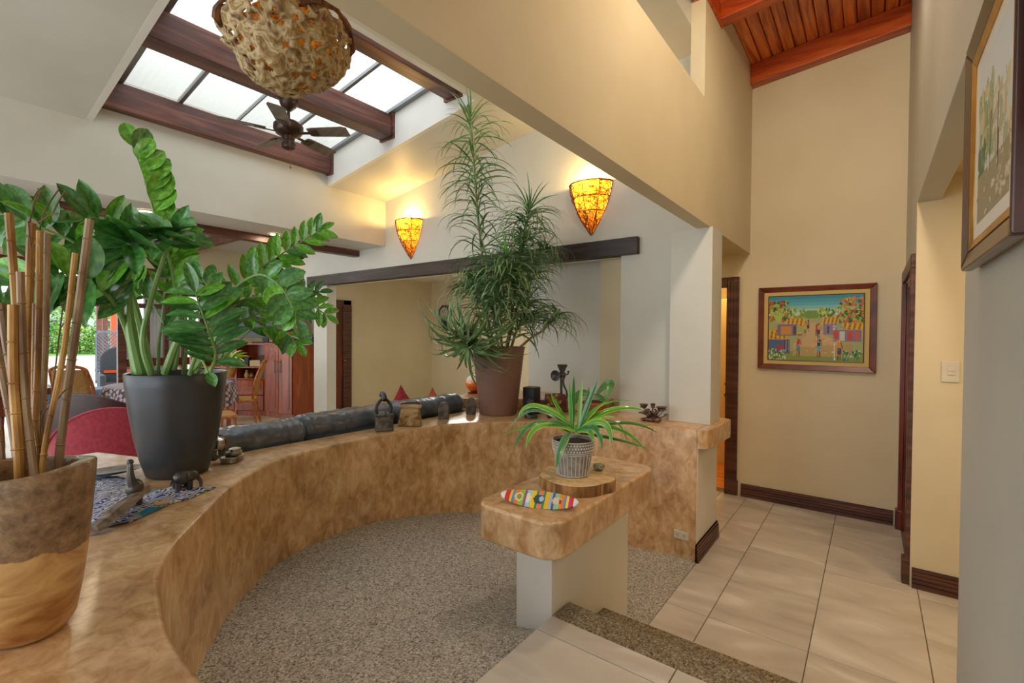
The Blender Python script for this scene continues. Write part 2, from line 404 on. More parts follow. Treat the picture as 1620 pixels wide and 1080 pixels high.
baseboard('baseboard_ledge', (-.967,3.42), (-.967,3.99), (1,0), lab='dark wooden skirting on the ledge end')
baseboard('baseboard_back', (-1.02,5.148), (.165,5.148), (0,-1), lab='dark ridged skirting under the village painting')
baseboard('baseboard_passage', (.225,3.958), (1.6,3.958), (0,-1), lab='dark ridged skirting in the side passage')

# ------------------------------------------------------------------ hall walls
CS = .093
def hc(x): return 4.29 + CS*x     # underside of hall boards
TOPZ = 4.75
wb = MB(); wb.box(-1.075,.4,5.15,5.3,0,TOPZ); wb.box(-1.9,-1.76,5.15,5.3,0,2.6); wb.box(-1.76,-1.075,5.15,5.3,2.12,TOPZ)
struct('wall_back', wb, WALL, label='tall cream wall at the end of the hall')
wl = MB(); wl.box(-1.07,-.97,-3,5.15,2.405,3.28); wl.box(-1.07,-.97,3.515,5.15,3.28,4.22); wl.box(-1.07,-.97,-3,-1.2,3.28,4.22)
struct('wall_left', wl, WALL, label='long cream wall over the open side of the hall, with a high opening')
wr = MB(); wr.box(.215,.33,-3,1.915,0,TOPZ); wr.box(.215,.33,1.915,3.96,2.45,TOPZ); wr.box(.215,.33,3.965,5.15,2.13,TOPZ)
struct('wall_right', wr, WALLH, bevel=.004, label='cool grey wall beside the camera carrying the framed pictures')
pwl = MB().box(.2153,1.7,3.96,3.9702,0,2.6)
struct('wall_passage', pwl, WALL, label='cream wall of the side passage with the light switch')
struct('ceiling_passage', MB().box(.33,1.7,1.9,3.96,2.6,2.7), WALL, label='passage ceiling')
pw = MB().box(1.66,1.78,1.8,3.96,0,2.7); pw.box(.33,1.7,1.8,1.915,0,2.7)
struct('wall_passage_far', pw, WALL, label='end of the side passage')
# hall ceiling boards
C = bpy.data.objects.new('ceiling', None); COL.objects.link(C); C['kind'] = 'structure'; C['label'] = 'sloping cedar board ceiling over the hall'
build('backing', MB().add([(-1.2,-3,hc(-1.2)+.03),(.5,-3,hc(.5)+.03),(.5,5.2,hc(.5)+.03),(-1.2,5.2,hc(-1.2)+.03),(-1.2,-3,hc(-1.2)+.1),(.5,-3,hc(.5)+.1),(.5,5.2,hc(.5)+.1),(-1.2,5.2,hc(-1.2)+.1)],
      [(0,3,2,1),(4,5,6,7),(0,1,5,4),(1,2,6,5),(2,3,7,6),(3,0,4,7)]), DARK, C)
x = -1.06
while x < .25:
    a, b = x+.002, x+.088
    e = .007
    build('plank', MB().add([(a,-3,hc(a)+.03),(b,-3,hc(b)+.03),(b,5.15,hc(b)+.03),(a,5.15,hc(a)+.03),(a,-3,hc(a)+e),(b,-3,hc(b)+e),(b,5.15,hc(b)+e),(a,5.15,hc(a)+e),
       (a+e,-3,hc(a)),(b-e,-3,hc(b)),(b-e,5.15,hc(b)),(a+e,5.15,hc(a))],
       [(0,1,2,3),(0,4,5,1),(3,2,6,7),(0,3,7,4),(1,5,6,2),(4,7,11,8),(5,9,10,6),(8,11,10,9),(4,8,9,5),(7,6,10,11)]), WORG, C, smooth=False)
    x += .092
def hbeam(y0, y1, d=.19):
    x0,x1 = -.97,.215
    build('beam', MB().add([(x0,y0,hc(x0)-d),(x1,y0,hc(x1)-d),(x1,y1,hc(x1)-d),(x0,y1,hc(x0)-d),(x0,y0,hc(x0)),(x1,y0,hc(x1)),(x1,y1,hc(x1)),(x0,y1,hc(x0))],
       [(0,3,2,1),(4,5,6,7),(0,1,5,4),(1,2,6,5),(2,3,7,6),(3,0,4,7)]), WORB, C, bevel=.006)
for y0 in (5.03,3.87,2.6,1.3,0,-1.3): hbeam(y0, y0+.12 if y0 < 5 else 5.15)
hp = MB(); hp.box(-1.05,-.955,-3,3.95,3.98,4.12)
build('wall_plate', hp, WORB, C, bevel=.005)

# ------------------------------------------------------------------ living side walls and ceilings
def lc(x): return 3.26+.145*(x+4.95)
SK = (-4.9,-2.72,1.0,3.05)
def slab(mb, x0,x1,y0,y1,t=.12,f=lc):
    mb.add([(x0,y0,f(x0)),(x1,y0,f(x1)),(x1,y1,f(x1)),(x0,y1,f(x0)),(x0,y0,f(x0)+t),(x1,y0,f(x1)+t),(x1,y1,f(x1)+t),(x0,y1,f(x0)+t)],
       [(0,3,2,1),(4,5,6,7),(0,1,5,4),(1,2,6,5),(2,3,7,6),(3,0,4,7)])
mb = MB(); slab(mb,-4.95,-1.07,-3,1.0,.75); slab(mb,-4.95,-1.07,3.05,3.85,.75); slab(mb,SK[1],-1.07,1.0,3.05,.75)
struct('ceiling_living', mb, WHITE if False else WALLG, label='sloping plaster ceiling around the skylight')
# wall over the dining side
struct('wall_dining', MB().box(-5.5,-4.95,-3,3.85,2.7,4.6), WALLG, label='deep pale plaster beam wall below the skylight')
wsn = MB(); wsn.box(-6.9,-1.0,3.85,4.0,2.28,4.9); wsn.box(-6.62,-6.28,3.85,4.0,.1,2.28); wsn.box(-1.74,-1.262,3.85,4.0,.93,2.28); wsn.box(-1.0,-.985,3.85,4.0,2.5,3.2)
struct('wall_sconce', wsn, WALLG, label='pale wall carrying the two woven sconces above the dark beam')
struct('wall_column', MB().box(-1.262,-.95,3.70,3.98,.93,2.405), WALLG, bevel=.004, label='white square column standing on the ledge end')
struct('beam_lintel', MB().box(-6.74,-1.575,3.80,3.9,2.28,2.425), WDKX, bevel=.006, label='long black-brown timber lintel below the sconces')['kind']='structure'
# corridor soffit beyond the column
struct('ceiling_corridor', MB().box(-1.9,-1.07,3.98,5.15,2.42,2.6), WALL, label='low ceiling of the passage behind the column')
struct('wall_corridor', MB().box(-1.95,-1.74,4.0,5.3,0,2.6), WALL, label='left wall of the passage behind the column')
# room beyond passage door
rb = MB(); rb.box(-2.6,.6,7.1,7.2,0,2.8); rb.box(-2.6,-2.5,5.3,7.2,0,2.8); rb.box(.5,.6,5.3,7.2,0,2.8); rb.box(-2.6,.6,5.3,7.2,2.7,2.8)
struct('wall_bedroom', rb, YELW, label='yellow room seen through the passage door')
# beyond the lintel: long room with clock and door
nb = MB(); nb.box(-8.25,-1.9,7.6,7.75,0,3.0)
nb.box(-8.25,-8.1,4.85,4.92,.1,2.9); nb.box(-8.25,-8.1,5.5,7.6,.1,2.9); nb.box(-8.25,-8.1,4.85,5.5,2.12,2.9); nb.box(-8.25,-8.12,4.85,5.5,.1,2.12)
struct('wall_clock_room', nb, WALL, label='beige walls of the room beyond the lintel')
struct('ceiling_clock_room', MB().box(-8.25,-1.9,4.0,7.75,2.76,2.86), WHITE)['label'] = 'white ceiling beyond the lintel'
struct('wall_panel', MB().box(-2.9,-2.02,4.12,4.22,.93,2.75), WALLG, label='pale sliding wall panel standing behind the big plant')
struct('wall_niche', MB().box(-2.02,-1.9,4.02,7.6,.1,2.9), WALL)['label']='shaded wall end beside the pale panel'
# dining room
db = MB(); db.box(-10.45,-8.2,4.85,4.97,.1,3.4); db.box(-10.45,-10.3,3.76,4.9,.1,3.4); db.box(-10.45,-10.3,-3,3.76,2.72,3.4); db.box(-10.45,-10.3,-3,.2,.1,2.72)
db.box(-8.2,-6.6,4.0,4.1,2.6,3.3); db.box(-8.2,-8.1,4.1,4.9,2.5,3.3)
struct('wall_dining_far', db, WALL, label='far beige walls of the dining room around the cabinets')
struct('ceiling_dining', MB().box(-10.45,-5.5,-3,4.97,3.22,3.32), WALLG, label='flat pale ceiling of the dining room')
tb = MB().box(-5.62,-5.5,-3,3.85,2.62,2.72)
struct('trim_1', tb, WDK, label='thin reddish timber trim along the plaster beam')
t2 = MB().box(-10.3,-5.62,3.3,3.4,3.05,3.2)
struct('trim_2', t2, WDK, label='dark rafter on the dining ceiling')
struct('trim_3', MB().box(-10.3,-5.62,.9,1.02,3.05,3.2), WDK)['label'] = 'second dark rafter on the dining ceiling'

# skylight: cheeks, beams, bars, panels
ch = MB(); x0,x1,y0,y1 = SK
for (a,b,c,d) in ((x0-.05,x1,y1-.004,y1+.04),(x1-.004,x1+.04,y0,y1),(x0-.05,x1,y0-.04,y0+.004)):
    slab(ch,a,b,c,d,.62,lambda x: lc(x)-.001)
SKY = struct('window_1', ch, WHITE, label='skylight well with translucent corrugated panels between dark beams')
def sbeam(xa, xb, zb, zt):
    return build('beam', MB().box(xa,xb,y0,y1,zb,zt), WDK, SKY, bevel=.006)
sbeam(-4.95,-4.85,3.385,3.60); sbeam(-3.97,-3.79,3.53,3.74); sbeam(-3.05,-2.9,3.67,3.88)
for xx,zz in ((-4.87,3.385),(-3.88,3.53),(-2.97,3.67)):
    build('end_trim', MB().box(xx-.1 if xx<-4 else xx-.105,xx+.035 if xx<-4.5 else xx+.105,y1-.03,y1-.002,zz-.012,zz+.23), WDK, SKY)
def lp(x): return 3.60+.145*(x+4.9)
bars = MB()
ALU = mat('grey_aluminium', ['#8d9093'], .4, metal=.6)
for yb,wd in ((1.10,.16),(1.58,.03),(2.05,.012),(2.5,.03),(3.02,.05)):
    slab(bars:=MB(), -4.9,-2.72,yb-wd/2,yb+wd/2,.03,lp)
    build('glazing_bar', bars, ALU, SKY)
pan = bpy.data.materials.new('translucent_corrugated_panel'); pan.use_nodes = True; N = pan.node_tree.nodes; K = pan.node_tree.links
N.remove(N['Principled BSDF']); tr = N.new('ShaderNodeBsdfTransparent'); tr.inputs[0].default_value=(.93,.96,.97,1); tl = N.new('ShaderNodeBsdfTranslucent'); tl.inputs[0].default_value=(.95,.97,.97,1)
mx = N.new('ShaderNodeMixShader'); mx.inputs[0].default_value = .3
K.new(tr.outputs[0], mx.inputs[1]); K.new(tl.outputs[0], mx.inputs[2]); K.new(mx.outputs[0], N['Material Output'].inputs[0])
for (ya,yb) in ((1.0,1.56),(1.6,2.04),(2.06,2.48),(2.52,3.05)):
    m_ = MB(); n = int((yb-ya)/.012); vs=[]; fs=[]
    for k in range(n+1):
        y = ya+(yb-ya)*k/n; dz = .0025*math.sin(k*PI/2)
        for x in (-4.9,-2.72): vs.append((x,y,lp(x)+.035+dz))
    for k in range(n): fs.append((2*k,2*k+1,2*k+3,2*k+2))
    build('skylight_panel', m_.add(vs,fs), pan, SKY)
# ------------------------------------------------------------------ doors
CHROME = mat('brushed_chrome', ['#c8c8c6'], .22, metal=1)
BRASS = mat('aged_brass', ['#8a6a34'], .35, metal=1)
D1 = struct('door_1', MB().box(.262,.30,4.06,5.05,0,2.04), WMAH, label='dark mahogany door on the right side of the hall')
fr = MB(); fr.box(.190,.222,3.972,4.065,0,2.039); build('door_frame', fr, WTRIM, D1, bevel=.006)
build('door_frame', MB().box(.190,.222,5.06,5.145,0,2.039), WMAH, D1, bevel=.006)
build('door_frame', MB().box(.190,.222,3.972,5.145,2.04,2.13), WTRIM, D1, bevel=.006)
build('jamb', MB().box(.222,.262,3.99,4.06,0,2.04).box(.222,.262,5.05,5.12,0,2.04).box(.222,.262,4.06,5.05,1.99,2.04), WMAH, D1)
build('plinth_block', MB().box(.175,.224,3.968,4.075,0,.16), WTRIM, D1, bevel=.008)
build('plinth_block', MB().box(.175,.224,5.05,5.148,0,.16), WMAH, D1, bevel=.008)
for (a,b,c,d) in ((4.14,4.5,.2,.9),(4.6,4.97,.2,.9),(4.14,4.5,1.1,1.9),(4.6,4.97,1.1,1.9)):
    build('panel', MB().box(.252,.264,a,b,c,d), WMAH, D1, bevel=.006)
D2 = struct('door_2', MB().box(-1.165,-1.06,5.125,5.152,.14,2.185), WTRIM, label='brown ridged frame of the passage doorway', bevel=.007)
build('door_frame', MB().box(-1.75,-1.165,5.125,5.152,2.08,2.185), WTRIM, D2, bevel=.007)
for k in range(3): build('bead', MB().box(-1.15+.03*k,-1.138+.03*k,5.119,5.127,.14,2.15), WTRIM, D2, bevel=.003)
build('plinth_block', MB().box(-1.172,-1.05,5.115,5.154,0,.15), WTRIM, D2, bevel=.006)
build('jamb', MB().box(-1.18,-1.165,5.15,5.3,0,2.09), WMAH, D2)
# open wooden door leaf behind, with lever handle
dl = thing('panelled_door', (-1.62,6.35,0), 'open yellow-lit wooden door with a dark lever handle beyond the passage', 'door')
build('door_leaf', MB().box(-1.9,-1.3,6.33,6.37,0,2.05), YELW, dl, bevel=.004)
h = build('handle', MB().tube([(-1.44,6.33,1.0),(-1.44,6.26,1.0),(-1.34,6.26,1.0)], .012), BRASS, dl)
build('lock', MB().ball((-1.44,6.31,.86), .022), BRASS, dl)
D3 = struct('door_3', MB().box(-8.105,-8.075,4.93,5.43,.12,2.12), WMAH, label='brown panelled door standing ajar in the room beyond the lintel')
yd = [at(a,560,X=-8.1).y for a in (520,536,541,553.5)]
build('door_frame', MB().box(-8.10,-8.05,yd[2],yd[3],.12,2.22), WTRIM, D3, bevel=.006)
build('door_frame', MB().box(-8.10,-8.05,4.9,yd[3],2.13,2.22), WTRIM, D3, bevel=.006)
for z0,z1 in ((.3,1.0),(1.15,1.6),(1.68,2.02)):
    build('panel', MB().box(-8.078,-8.062,4.99,5.2,z0,z1), WMAH, D3, bevel=.006)
build('door_handle', MB().ball((-8.04,5.31,1.06), .035), BRASS, D3)

# ------------------------------------------------------------------ pictures
class Canvas:
    def __init__(s, w, h, bgc): s.a = np.zeros((h,w,3)); s.a[:] = hexc(bgc); s.w=w; s.h=h; s.yy,s.xx = np.mgrid[0:h,0:w]; s.yy=(s.yy+.5)/h; s.xx=(s.xx+.5)/w; s.R=np.random.RandomState(5)
    def _p(s, m, c, al=1): s.a[m] = s.a[m]*(1-al)+np.array(hexc(c))*al
    def rect(s,x0,y0,x1,y1,c,al=1): s._p((s.xx>=x0)&(s.xx<=x1)&(s.yy>=y0)&(s.yy<=y1), c, al)
    def ell(s,x,y,rx,ry,c,al=1): s._p(((s.xx-x)/rx)**2+((s.yy-y)/ry)**2<1, c, al)
    def poly(s,P,c,al=1):
        ins = np.zeros_like(s.xx,bool); n=len(P)
        for i in range(n):
            (x0,y0),(x1,y1)=P[i],P[(i+1)%n]
            if y0==y1: continue
            ins ^= ((y0>s.yy)!=(y1>s.yy))&(s.xx < (x1-x0)*(s.yy-y0)/(y1-y0)+x0)
        s._p(ins,c,al)
    def line(s,x0,y0,x1,y1,wd,c):
        L=max(1e-6,math.hypot(x1-x0,y1-y0)); t=((s.xx-x0)*(x1-x0)+(s.yy-y0)*(y1-y0))/L**2; t=np.clip(t,0,1)
        s._p(np.hypot(s.xx-x0-t*(x1-x0), s.yy-y0-t*(y1-y0))<wd, c)
    def dabs(s,x0,y0,x1,y1,n,cs,r0,r1,asp=1.5):
        for _ in range(n):
            x=s.R.uniform(x0,x1); y=s.R.uniform(y0,y1); r=s.R.uniform(r0,r1); s.ell(x,y,r,r*asp,cs[s.R.randint(len(cs))])
    def mesh(s, mb, f):
        n=len(mb.v); vs=[f(i/s.w,j/s.h) for j in range(s.h+1) for i in range(s.w+1)]
        mb.v += [tuple(v) for v in vs]
        for j in range(s.h):
            for i in range(s.w):
                a=n+j*(s.w+1)+i; mb.f.append([a, a+s.w+1, a+s.w+2, a+1]); mb.c.append(tuple(s.a[j,i]))
PAINT = colmat('oil_paint', .5, bump=.3); PRINT = colmat('watercolour_print', .6)
c = Canvas(150,100,'#a5ab70')
for k in range(24): c.rect(0,k*.0125,1,k*.0125+.014, ['#2f8ba0','#3f9aae','#55a9b6','#79bcc0','#9ccbc9','#c4dcd2'][min(5,k//4)])
c.ell(.48,.29,.13,.06,'#6f9434'); c.poly([(.44,.42),(.56,.42),(.62,.62),(.85,.78),(.8,1),(.3,1),(.28,.75),(.42,.62)],'#c9a878')
c.rect(0,.86,1,1,'#86963f'); c.poly([(.3,.8),(.9,.74),(.9,1),(.25,1)],'#b39a5c'); c.rect(.2,.93,.95,1,'#7f9440')
c.dabs(0,.08,.22,.38,170,['#3f6a22','#7a9a2c','#a7b83c','#2c4a1c','#8a3a1c','#c4511f'],.008,.02)
c.dabs(.2,.2,.4,.38,60,['#8fae3a','#5c8430','#c9cf5a'],.006,.014,2.2)
c.dabs(.76,.06,1,.42,230,['#3f6a22','#86a52c','#b4bf3e','#c9521f','#d8821f','#2c4a1c'],.008,.02)
c.dabs(.54,.2,.75,.34,70,['#8fae3a','#4a7430','#c9cf5a'],.005,.012,2.6)
for i in range(10): c.line(.11,.42,.02+.02*i,.22+.01*(i%3),.006,'#a9c45a')
for (x0,y0,x1,y1) in ((.19,.34,.4,.47),(.58,.33,.76,.46),(.78,.42,1,.53),(.0,.52,.22,.68)):
    c.poly([(x0+.04,y0),(x1-.02,y0),(x1,y1),(x0,y1)],'#c99a1c')
    for k in range(9):
        xx=x0+(x1-x0)*k/9; c.line(xx+.02,y0+.01,xx+.005,y1-.01,.005,['#e0c02a','#8a3a14'][k%2])
c.rect(.1,.44,.31,.62,'#7d6d86'); c.rect(.14,.47,.26,.6,'#c98a3c'); c.rect(.28,.47,.31,.6,'#4a3b52')
c.rect(.6,.44,.74,.6,'#8d7a96'); c.rect(.64,.47,.66,.58,'#4f3c55'); c.rect(.7,.46,.72,.58,'#d9c9d3')
c.poly([(.69,.5),(.76,.42),(.83,.52)],'#93a58e'); c.rect(.7,.53,.98,.7,'#8c6f96'); c.rect(.71,.54,.75,.66,'#c4451c'); c.rect(.77,.55,.82,.69,'#c7c7c4'); c.rect(.85,.55,.89,.68,'#c4451c'); c.rect(.93,.55,.96,.68,'#d15a24')
c.rect(0,.68,.24,.9,'#5b5a8c'); c.rect(.02,.72,.16,.8,'#2f6f94'); c.rect(.09,.76,.17,.86,'#9a3a54'); c.rect(.18,.68,.24,.86,'#4d3a54')
for k in range(5): c.rect(.185+.011*k,.69,.189+.011*k,.85,'#8c8cb0')
c.dabs(0,.84,.2,1,90,['#5f8f6a','#9fc79a','#3f6f3c','#c4d6a0'],.004,.01,3); c.dabs(.8,.84,.98,.98,70,['#4f8f5a','#a9d09a','#2f5f3c'],.005,.011,2)
def fig(x,y,s,top,bot,hat='#2a1710'):
    c.ell(x,y,.012*s,.02*s,hat); c.rect(x-.018*s,y+.018*s,x+.018*s,y+.12*s,top); c.rect(x-.02*s,y+.12*s,x+.02*s,y+.21*s,bot)
    c.line(x-.01*s,y+.21*s,x-.012*s,y+.3*s,.005*s,'#5a2a18'); c.line(x+.01*s,y+.21*s,x+.014*s,y+.3*s,.005*s,'#5a2a18'); c.line(x+.02*s,y+.03*s,x+.035*s,y+.12*s,.004*s,'#5a2a18')
fig(.335,.64,1,'#c0283c','#2f8296','#86b84a'); c.ell(.35,.6,.03,.018,'#d0441c'); c.ell(.35,.575,.03,.015,'#a8c86a')
fig(.555,.65,1,'#2a2230','#5f9cb8','#6fa0bc'); fig(.765,.69,.95,'#d8901c','#2f3f6a','#e6c24a'); c.line(.715,.72,.72,.98,.004,'#f0f0e8')
fig(.41,.4,.6,'#d0901c','#d6b02c'); fig(.44,.38,.55,'#b02a24','#2f3a4a'); fig(.55,.44,.7,'#d9c23a','#2f3a5a'); fig(.53,.44,.6,'#c03a2a','#a02a3a')
c.dabs(.3,.62,.8,.9,60,['#dcc090','#a8885a','#c9b080','#e0a858'],.006,.02,.4)
def frame4(name, mt, par, y, x0,x1,z0,z1,w,d, bev=.006, plane='Y'):
    """mitred frame: outer rect x0..x1,z0..z1, member width w, from plane coordinate y proud by d"""
    L = []
    for (a,b,c_,e) in (((x0,z0),(x1,z0),(x1-w,z0+w),(x0+w,z0+w)),((x1,z0),(x1,z1),(x1-w,z1-w),(x1-w,z0+w)),((x1,z1),(x0,z1),(x0+w,z1-w),(x1-w,z1-w)),((x0,z1),(x0,z0),(x0+w,z0+w),(x0+w,z1-w))):
        mb = MB(); q = [a,b,c_,e]
        if plane == 'Y':
            vs = [(p[0],y,p[1]) for p in q]+[(p[0],y-d*(1 if i<2 else .6),p[1]) for i,p in enumerate(q)]
        else:
            vs = [(y,p[0],p[1]) for p in q]+[(y-d*(1 if i<2 else .6),p[0],p[1]) for i,p in enumerate(q)]
        fs = [(0,1,2,3),(7,6,5,4),(0,4,5,1),(1,5,6,2),(2,6,7,3),(3,7,4,0)]
        if plane != 'Y': fs = [f[::-1] for f in fs]
        mb.add(vs,fs); L.append(build(name, mb, mt, par, bevel=bev))
    return L
t = thing('painting', (-.42,5.145,1.28), 'colourful oil painting of a thatched village in a brown frame', 'painting')
X0,X1,Z0,Z1 = -.883,.03,1.283,2.06
build('backing', MB().box(X0+.02,X1-.02,5.128,5.147,Z0+.02,Z1-.02), mat('cream_liner', ['#cdb46a'], .6), t)
frame4('frame', mat('red_brown_frame', ['#4a1a0c','#6d2b14','#7c3a1c'], .3, 3, (1,1,1), coat=.3), t, 5.147, X0,X1,Z0,Z1,.05,.038)
frame4('inner_frame', mat('gilt_edge_brown', ['#5c2c12'], .4), t, 5.13, X0+.083,X1-.083,Z0+.083,Z1-.083,.008,.007, bev=.001)
m_ = MB(); c.mesh(m_, lambda u,v: (X0+.09+(X1-X0-.18)*u, 5.1265, Z1-.09-(Z1-Z0-.18)*v))
build('canvas', m_, PAINT, t, smooth=False)
# framed watercolour near the camera
p = Canvas(60,80,'#dcd9cf')
p.rect(.1,.08,.9,.92,'#c5ccc4'); p.rect(.1,.08,.9,.4,'#cfd6d6'); p.dabs(.12,.25,.5,.62,120,['#b0b488','#9aa57c','#c4bd92','#88966c'],.015,.04,1.6)
p.dabs(.5,.35,.88,.65,60,['#c0b08c','#c9c09a','#a5ad8c','#d4c8b0'],.01,.035,1.6); p.dabs(.12,.55,.3,.8,50,['#6f8560','#84946c','#5c7358'],.015,.04)
p.rect(.1,.68,.9,.92,'#9c9272'); p.dabs(.3,.66,.9,.9,70,['#c4b99c','#a89c80','#d0c6ae','#928c76'],.01,.035,.6); p.line(.62,.4,.64,.74,.012,'#5a4a34'); p.line(.45,.42,.44,.7,.01,'#6a5a3c')
YA = at(1520,430,X=.18).y; YB = at(1598,385,X=.18).y; ZB = at(1520,430,X=.18).z; ZT = at(1518,115,X=.18).z
t = thing('framed_picture', (.2,(YA+YB)/2,ZB), 'framed watercolour of trees in a dark wood and gilt frame on the grey wall', 'picture')
GILT = mat('gilt', ['#a8782a','#c99a3c'], .3, 12, metal=.7)
DKF = mat('dark_picture_frame', ['#2a1712','#45261c','#553226'], .3, 3, coat=.3)
build('backing', MB().box(.196,.214,YB+.008,YA-.008,ZB+.008,ZT-.008), GILT, t, bevel=.002)
frame4('frame', DKF, t, .204, YB,YA,ZB,ZT,.045,.026, plane='X')
frame4('gilt_slip', GILT, t, .2, YB+.045,YA-.045,ZB+.045,ZT-.045,.022,.013, bev=.002, plane='X')
m_ = MB(); p.mesh(m_, lambda u,v: (.1945, YA-.067+(YB-YA+.134)*u, ZT-.067-(ZT-ZB-.134)*v))
build('picture', m_, PRINT, t, smooth=False)
YC = at(1612,172,X=.18).y
t = thing('framed_picture', (.2,YC-.25,at(1614,176,X=.18).z), 'dark framed picture hanging higher on the grey wall, cut off by the photo edge', 'picture')
zz = at(1614,176,X=.18).z
frame4('frame', DKF, t, .214, YC-.5,YC,zz,zz+.5,.045,.03, plane='X')
build('picture', MB().box(.205,.214,YC-.47,YC-.03,zz+.03,zz+.47), mat('cream_mount', ['#dcd9cf'], .7), t)

# switches, socket
PLAS = mat('ivory_plastic', ['#cfc8b4','#d6cfbc'], .35, 5)
def wallplate(name, loc, ax, w, h, label, cat, kind):
    t = thing(name, loc, label, cat)
    def bx(a0,a1,d0,d1,z0,z1):
        m = MB()
        if ax == 'Y': m.box(loc[0]+a0,loc[0]+a1,loc[1]-d1,loc[1]-d0,loc[2]+z0,loc[2]+z1)
        else: m.box(loc[0]+d0,loc[0]+d1,loc[1]+a0,loc[1]+a1,loc[2]+z0,loc[2]+z1)
        return m
    build('plate', bx(-w/2,w/2,0,.008,-h/2,h/2), PLAS, t, bevel=.006, segs=3)
    if kind == 'switch':
        for z in (-.02,.004): build('rocker', bx(-.014,.022,.008,.012,z,z+.02), PLAS, t, bevel=.002)
    else:
        for a in (-.022,.022):
            s_ = build('socket', bx(a-.016,a+.016,.008,.0095,-.016,.016), PLAS, t, bevel=.003)
            for dx in (-.006,.006): build('slot', bx(a+dx-.0015,a+dx+.0015,.0095,.0102,-.002,.009), DARK, s_)
            build('slot', bx(a-.002,a+.002,.0095,.0102,-.011,-.007), DARK, s_)
    return t
pS = at(1510,588,Y=3.96); wallplate('light_switch', (pS.x-.018,3.959,pS.z), 'Y', .085,.13, 'ivory double light switch on the cream passage wall', 'switch', 'switch')
pS = at(570,536,X=-8.1); wallplate('light_switch', (-8.099,pS.y,pS.z), 'X', .11,.16, 'small beige switch right of the far brown door', 'switch', 'switch')
wallplate('wall_socket', (-1.07,3.438,.165), 'Y', .105,.06, 'white double power socket low on the ochre curved wall', 'socket', 'socket')

# clock
pc = at(706,495,Y=7.6)
t = thing('wall_clock', (pc.x,7.58,pc.z-.4), 'octagonal black wooden pendulum clock on the beige wall', 'clock')
oc = [(.19*math.cos(PI/8+k*PI/4), .19*math.sin(PI/8+k*PI/4)) for k in range(8)]
RX = TR(pc.x,7.6,pc.z) @ Matrix.Rotation(PI/2,4,'X')
BW = mat('black_clock_wood', ['#17120f','#2a211c'], .3, 4, coat=.4)
build('case', MB().prism(oc,0,.07,RX), BW, t, bevel=.01)
build('dial', MB().prism([(.125*math.cos(k*PI/12), .125*math.sin(k*PI/12)) for k in range(24)],.07,.076,RX), mat('clock_face', ['#b9b39c'], .4), t)
hnd = MB()
for k in range(12):
    a = k*PI/6; hnd.box(-.004,.004,.088,.112,.076,.079, RX@Matrix.Rotation(a,4,'Z'))
build('hour_marks', hnd, DARK, t)['kind'] = 'stuff'
build('hand', MB().box(-.006,.006,-.01,.07,.079,.082,RX@Matrix.Rotation(.9,4,'Z')), DARK, t)
build('hand', MB().box(-.004,.004,-.01,.1,.082,.084,RX@Matrix.Rotation(-.5,4,'Z')), DARK, t)
build('pendulum_box', MB().prism([(-.1,-.14),(.1,-.14),(.1,-.33),(.05,-.4),(-.05,-.4),(-.1,-.33)],0,.06,RX), BW, t, bevel=.008)

# ------------------------------------------------------------------ sconces
def amber(name, col, tr_, em=0):
    m = bpy.data.materials.new(name); m.use_nodes = True; N = m.node_tree.nodes; K = m.node_tree.links
    b = N['Principled BSDF']; b.inputs['Base Color'].default_value = (*hexc(col),1); b.inputs['Roughness'].default_value = .5
    tl = N.new('ShaderNodeBsdfTranslucent'); tl.inputs[0].default_value = (*hexc(col),1)
    nz = N.new('ShaderNodeTexNoise'); nz.inputs['Scale'].default_value = 55; nz.inputs['Detail'].default_value = 4; nz.inputs['Distortion'].default_value = 1.5; tc = N.new('ShaderNodeTexCoord'); K.new(tc.outputs['Object'], nz.inputs['Vector'])
    rp = N.new('ShaderNodeValToRGB'); rp.color_ramp.elements[0].position = .4; rp.color_ramp.elements[1].position = .6
    c0 = hexc(col); rp.color_ramp.elements[0].color = (c0[0]*.35,c0[1]*.2,c0[2]*.12,1); rp.color_ramp.elements[1].color = (*c0,1)
    K.new(nz.outputs[0], rp.inputs[0]); K.new(rp.outputs[0], tl.inputs[0])
    mx = N.new('ShaderNodeMixShader'); mx.inputs[0].default_value = tr_
    K.new(b.outputs[0], mx.inputs[1]); K.new(tl.outputs[0], mx.inputs[2]); K.new(mx.outputs[0], N['Material Output'].inputs[0])
    return m
AMB = amber('amber_woven_bark', '#e8a03a', .75); FIB = mat('dark_vine_fibre', ['#5a3010','#8a5220'], .6, 20)
BULB = mat('lit_bulb', ['#fff0c8'], .4, emis=(1,.72,.3), estr=25)
SR, SH = .195, .45
def scp(a, t, k=1.0): 
    r = SR*(1-max(0,t)**1.7)*k+.004; return (r*math.cos(a), -r*.85*math.sin(a), -t*SH)
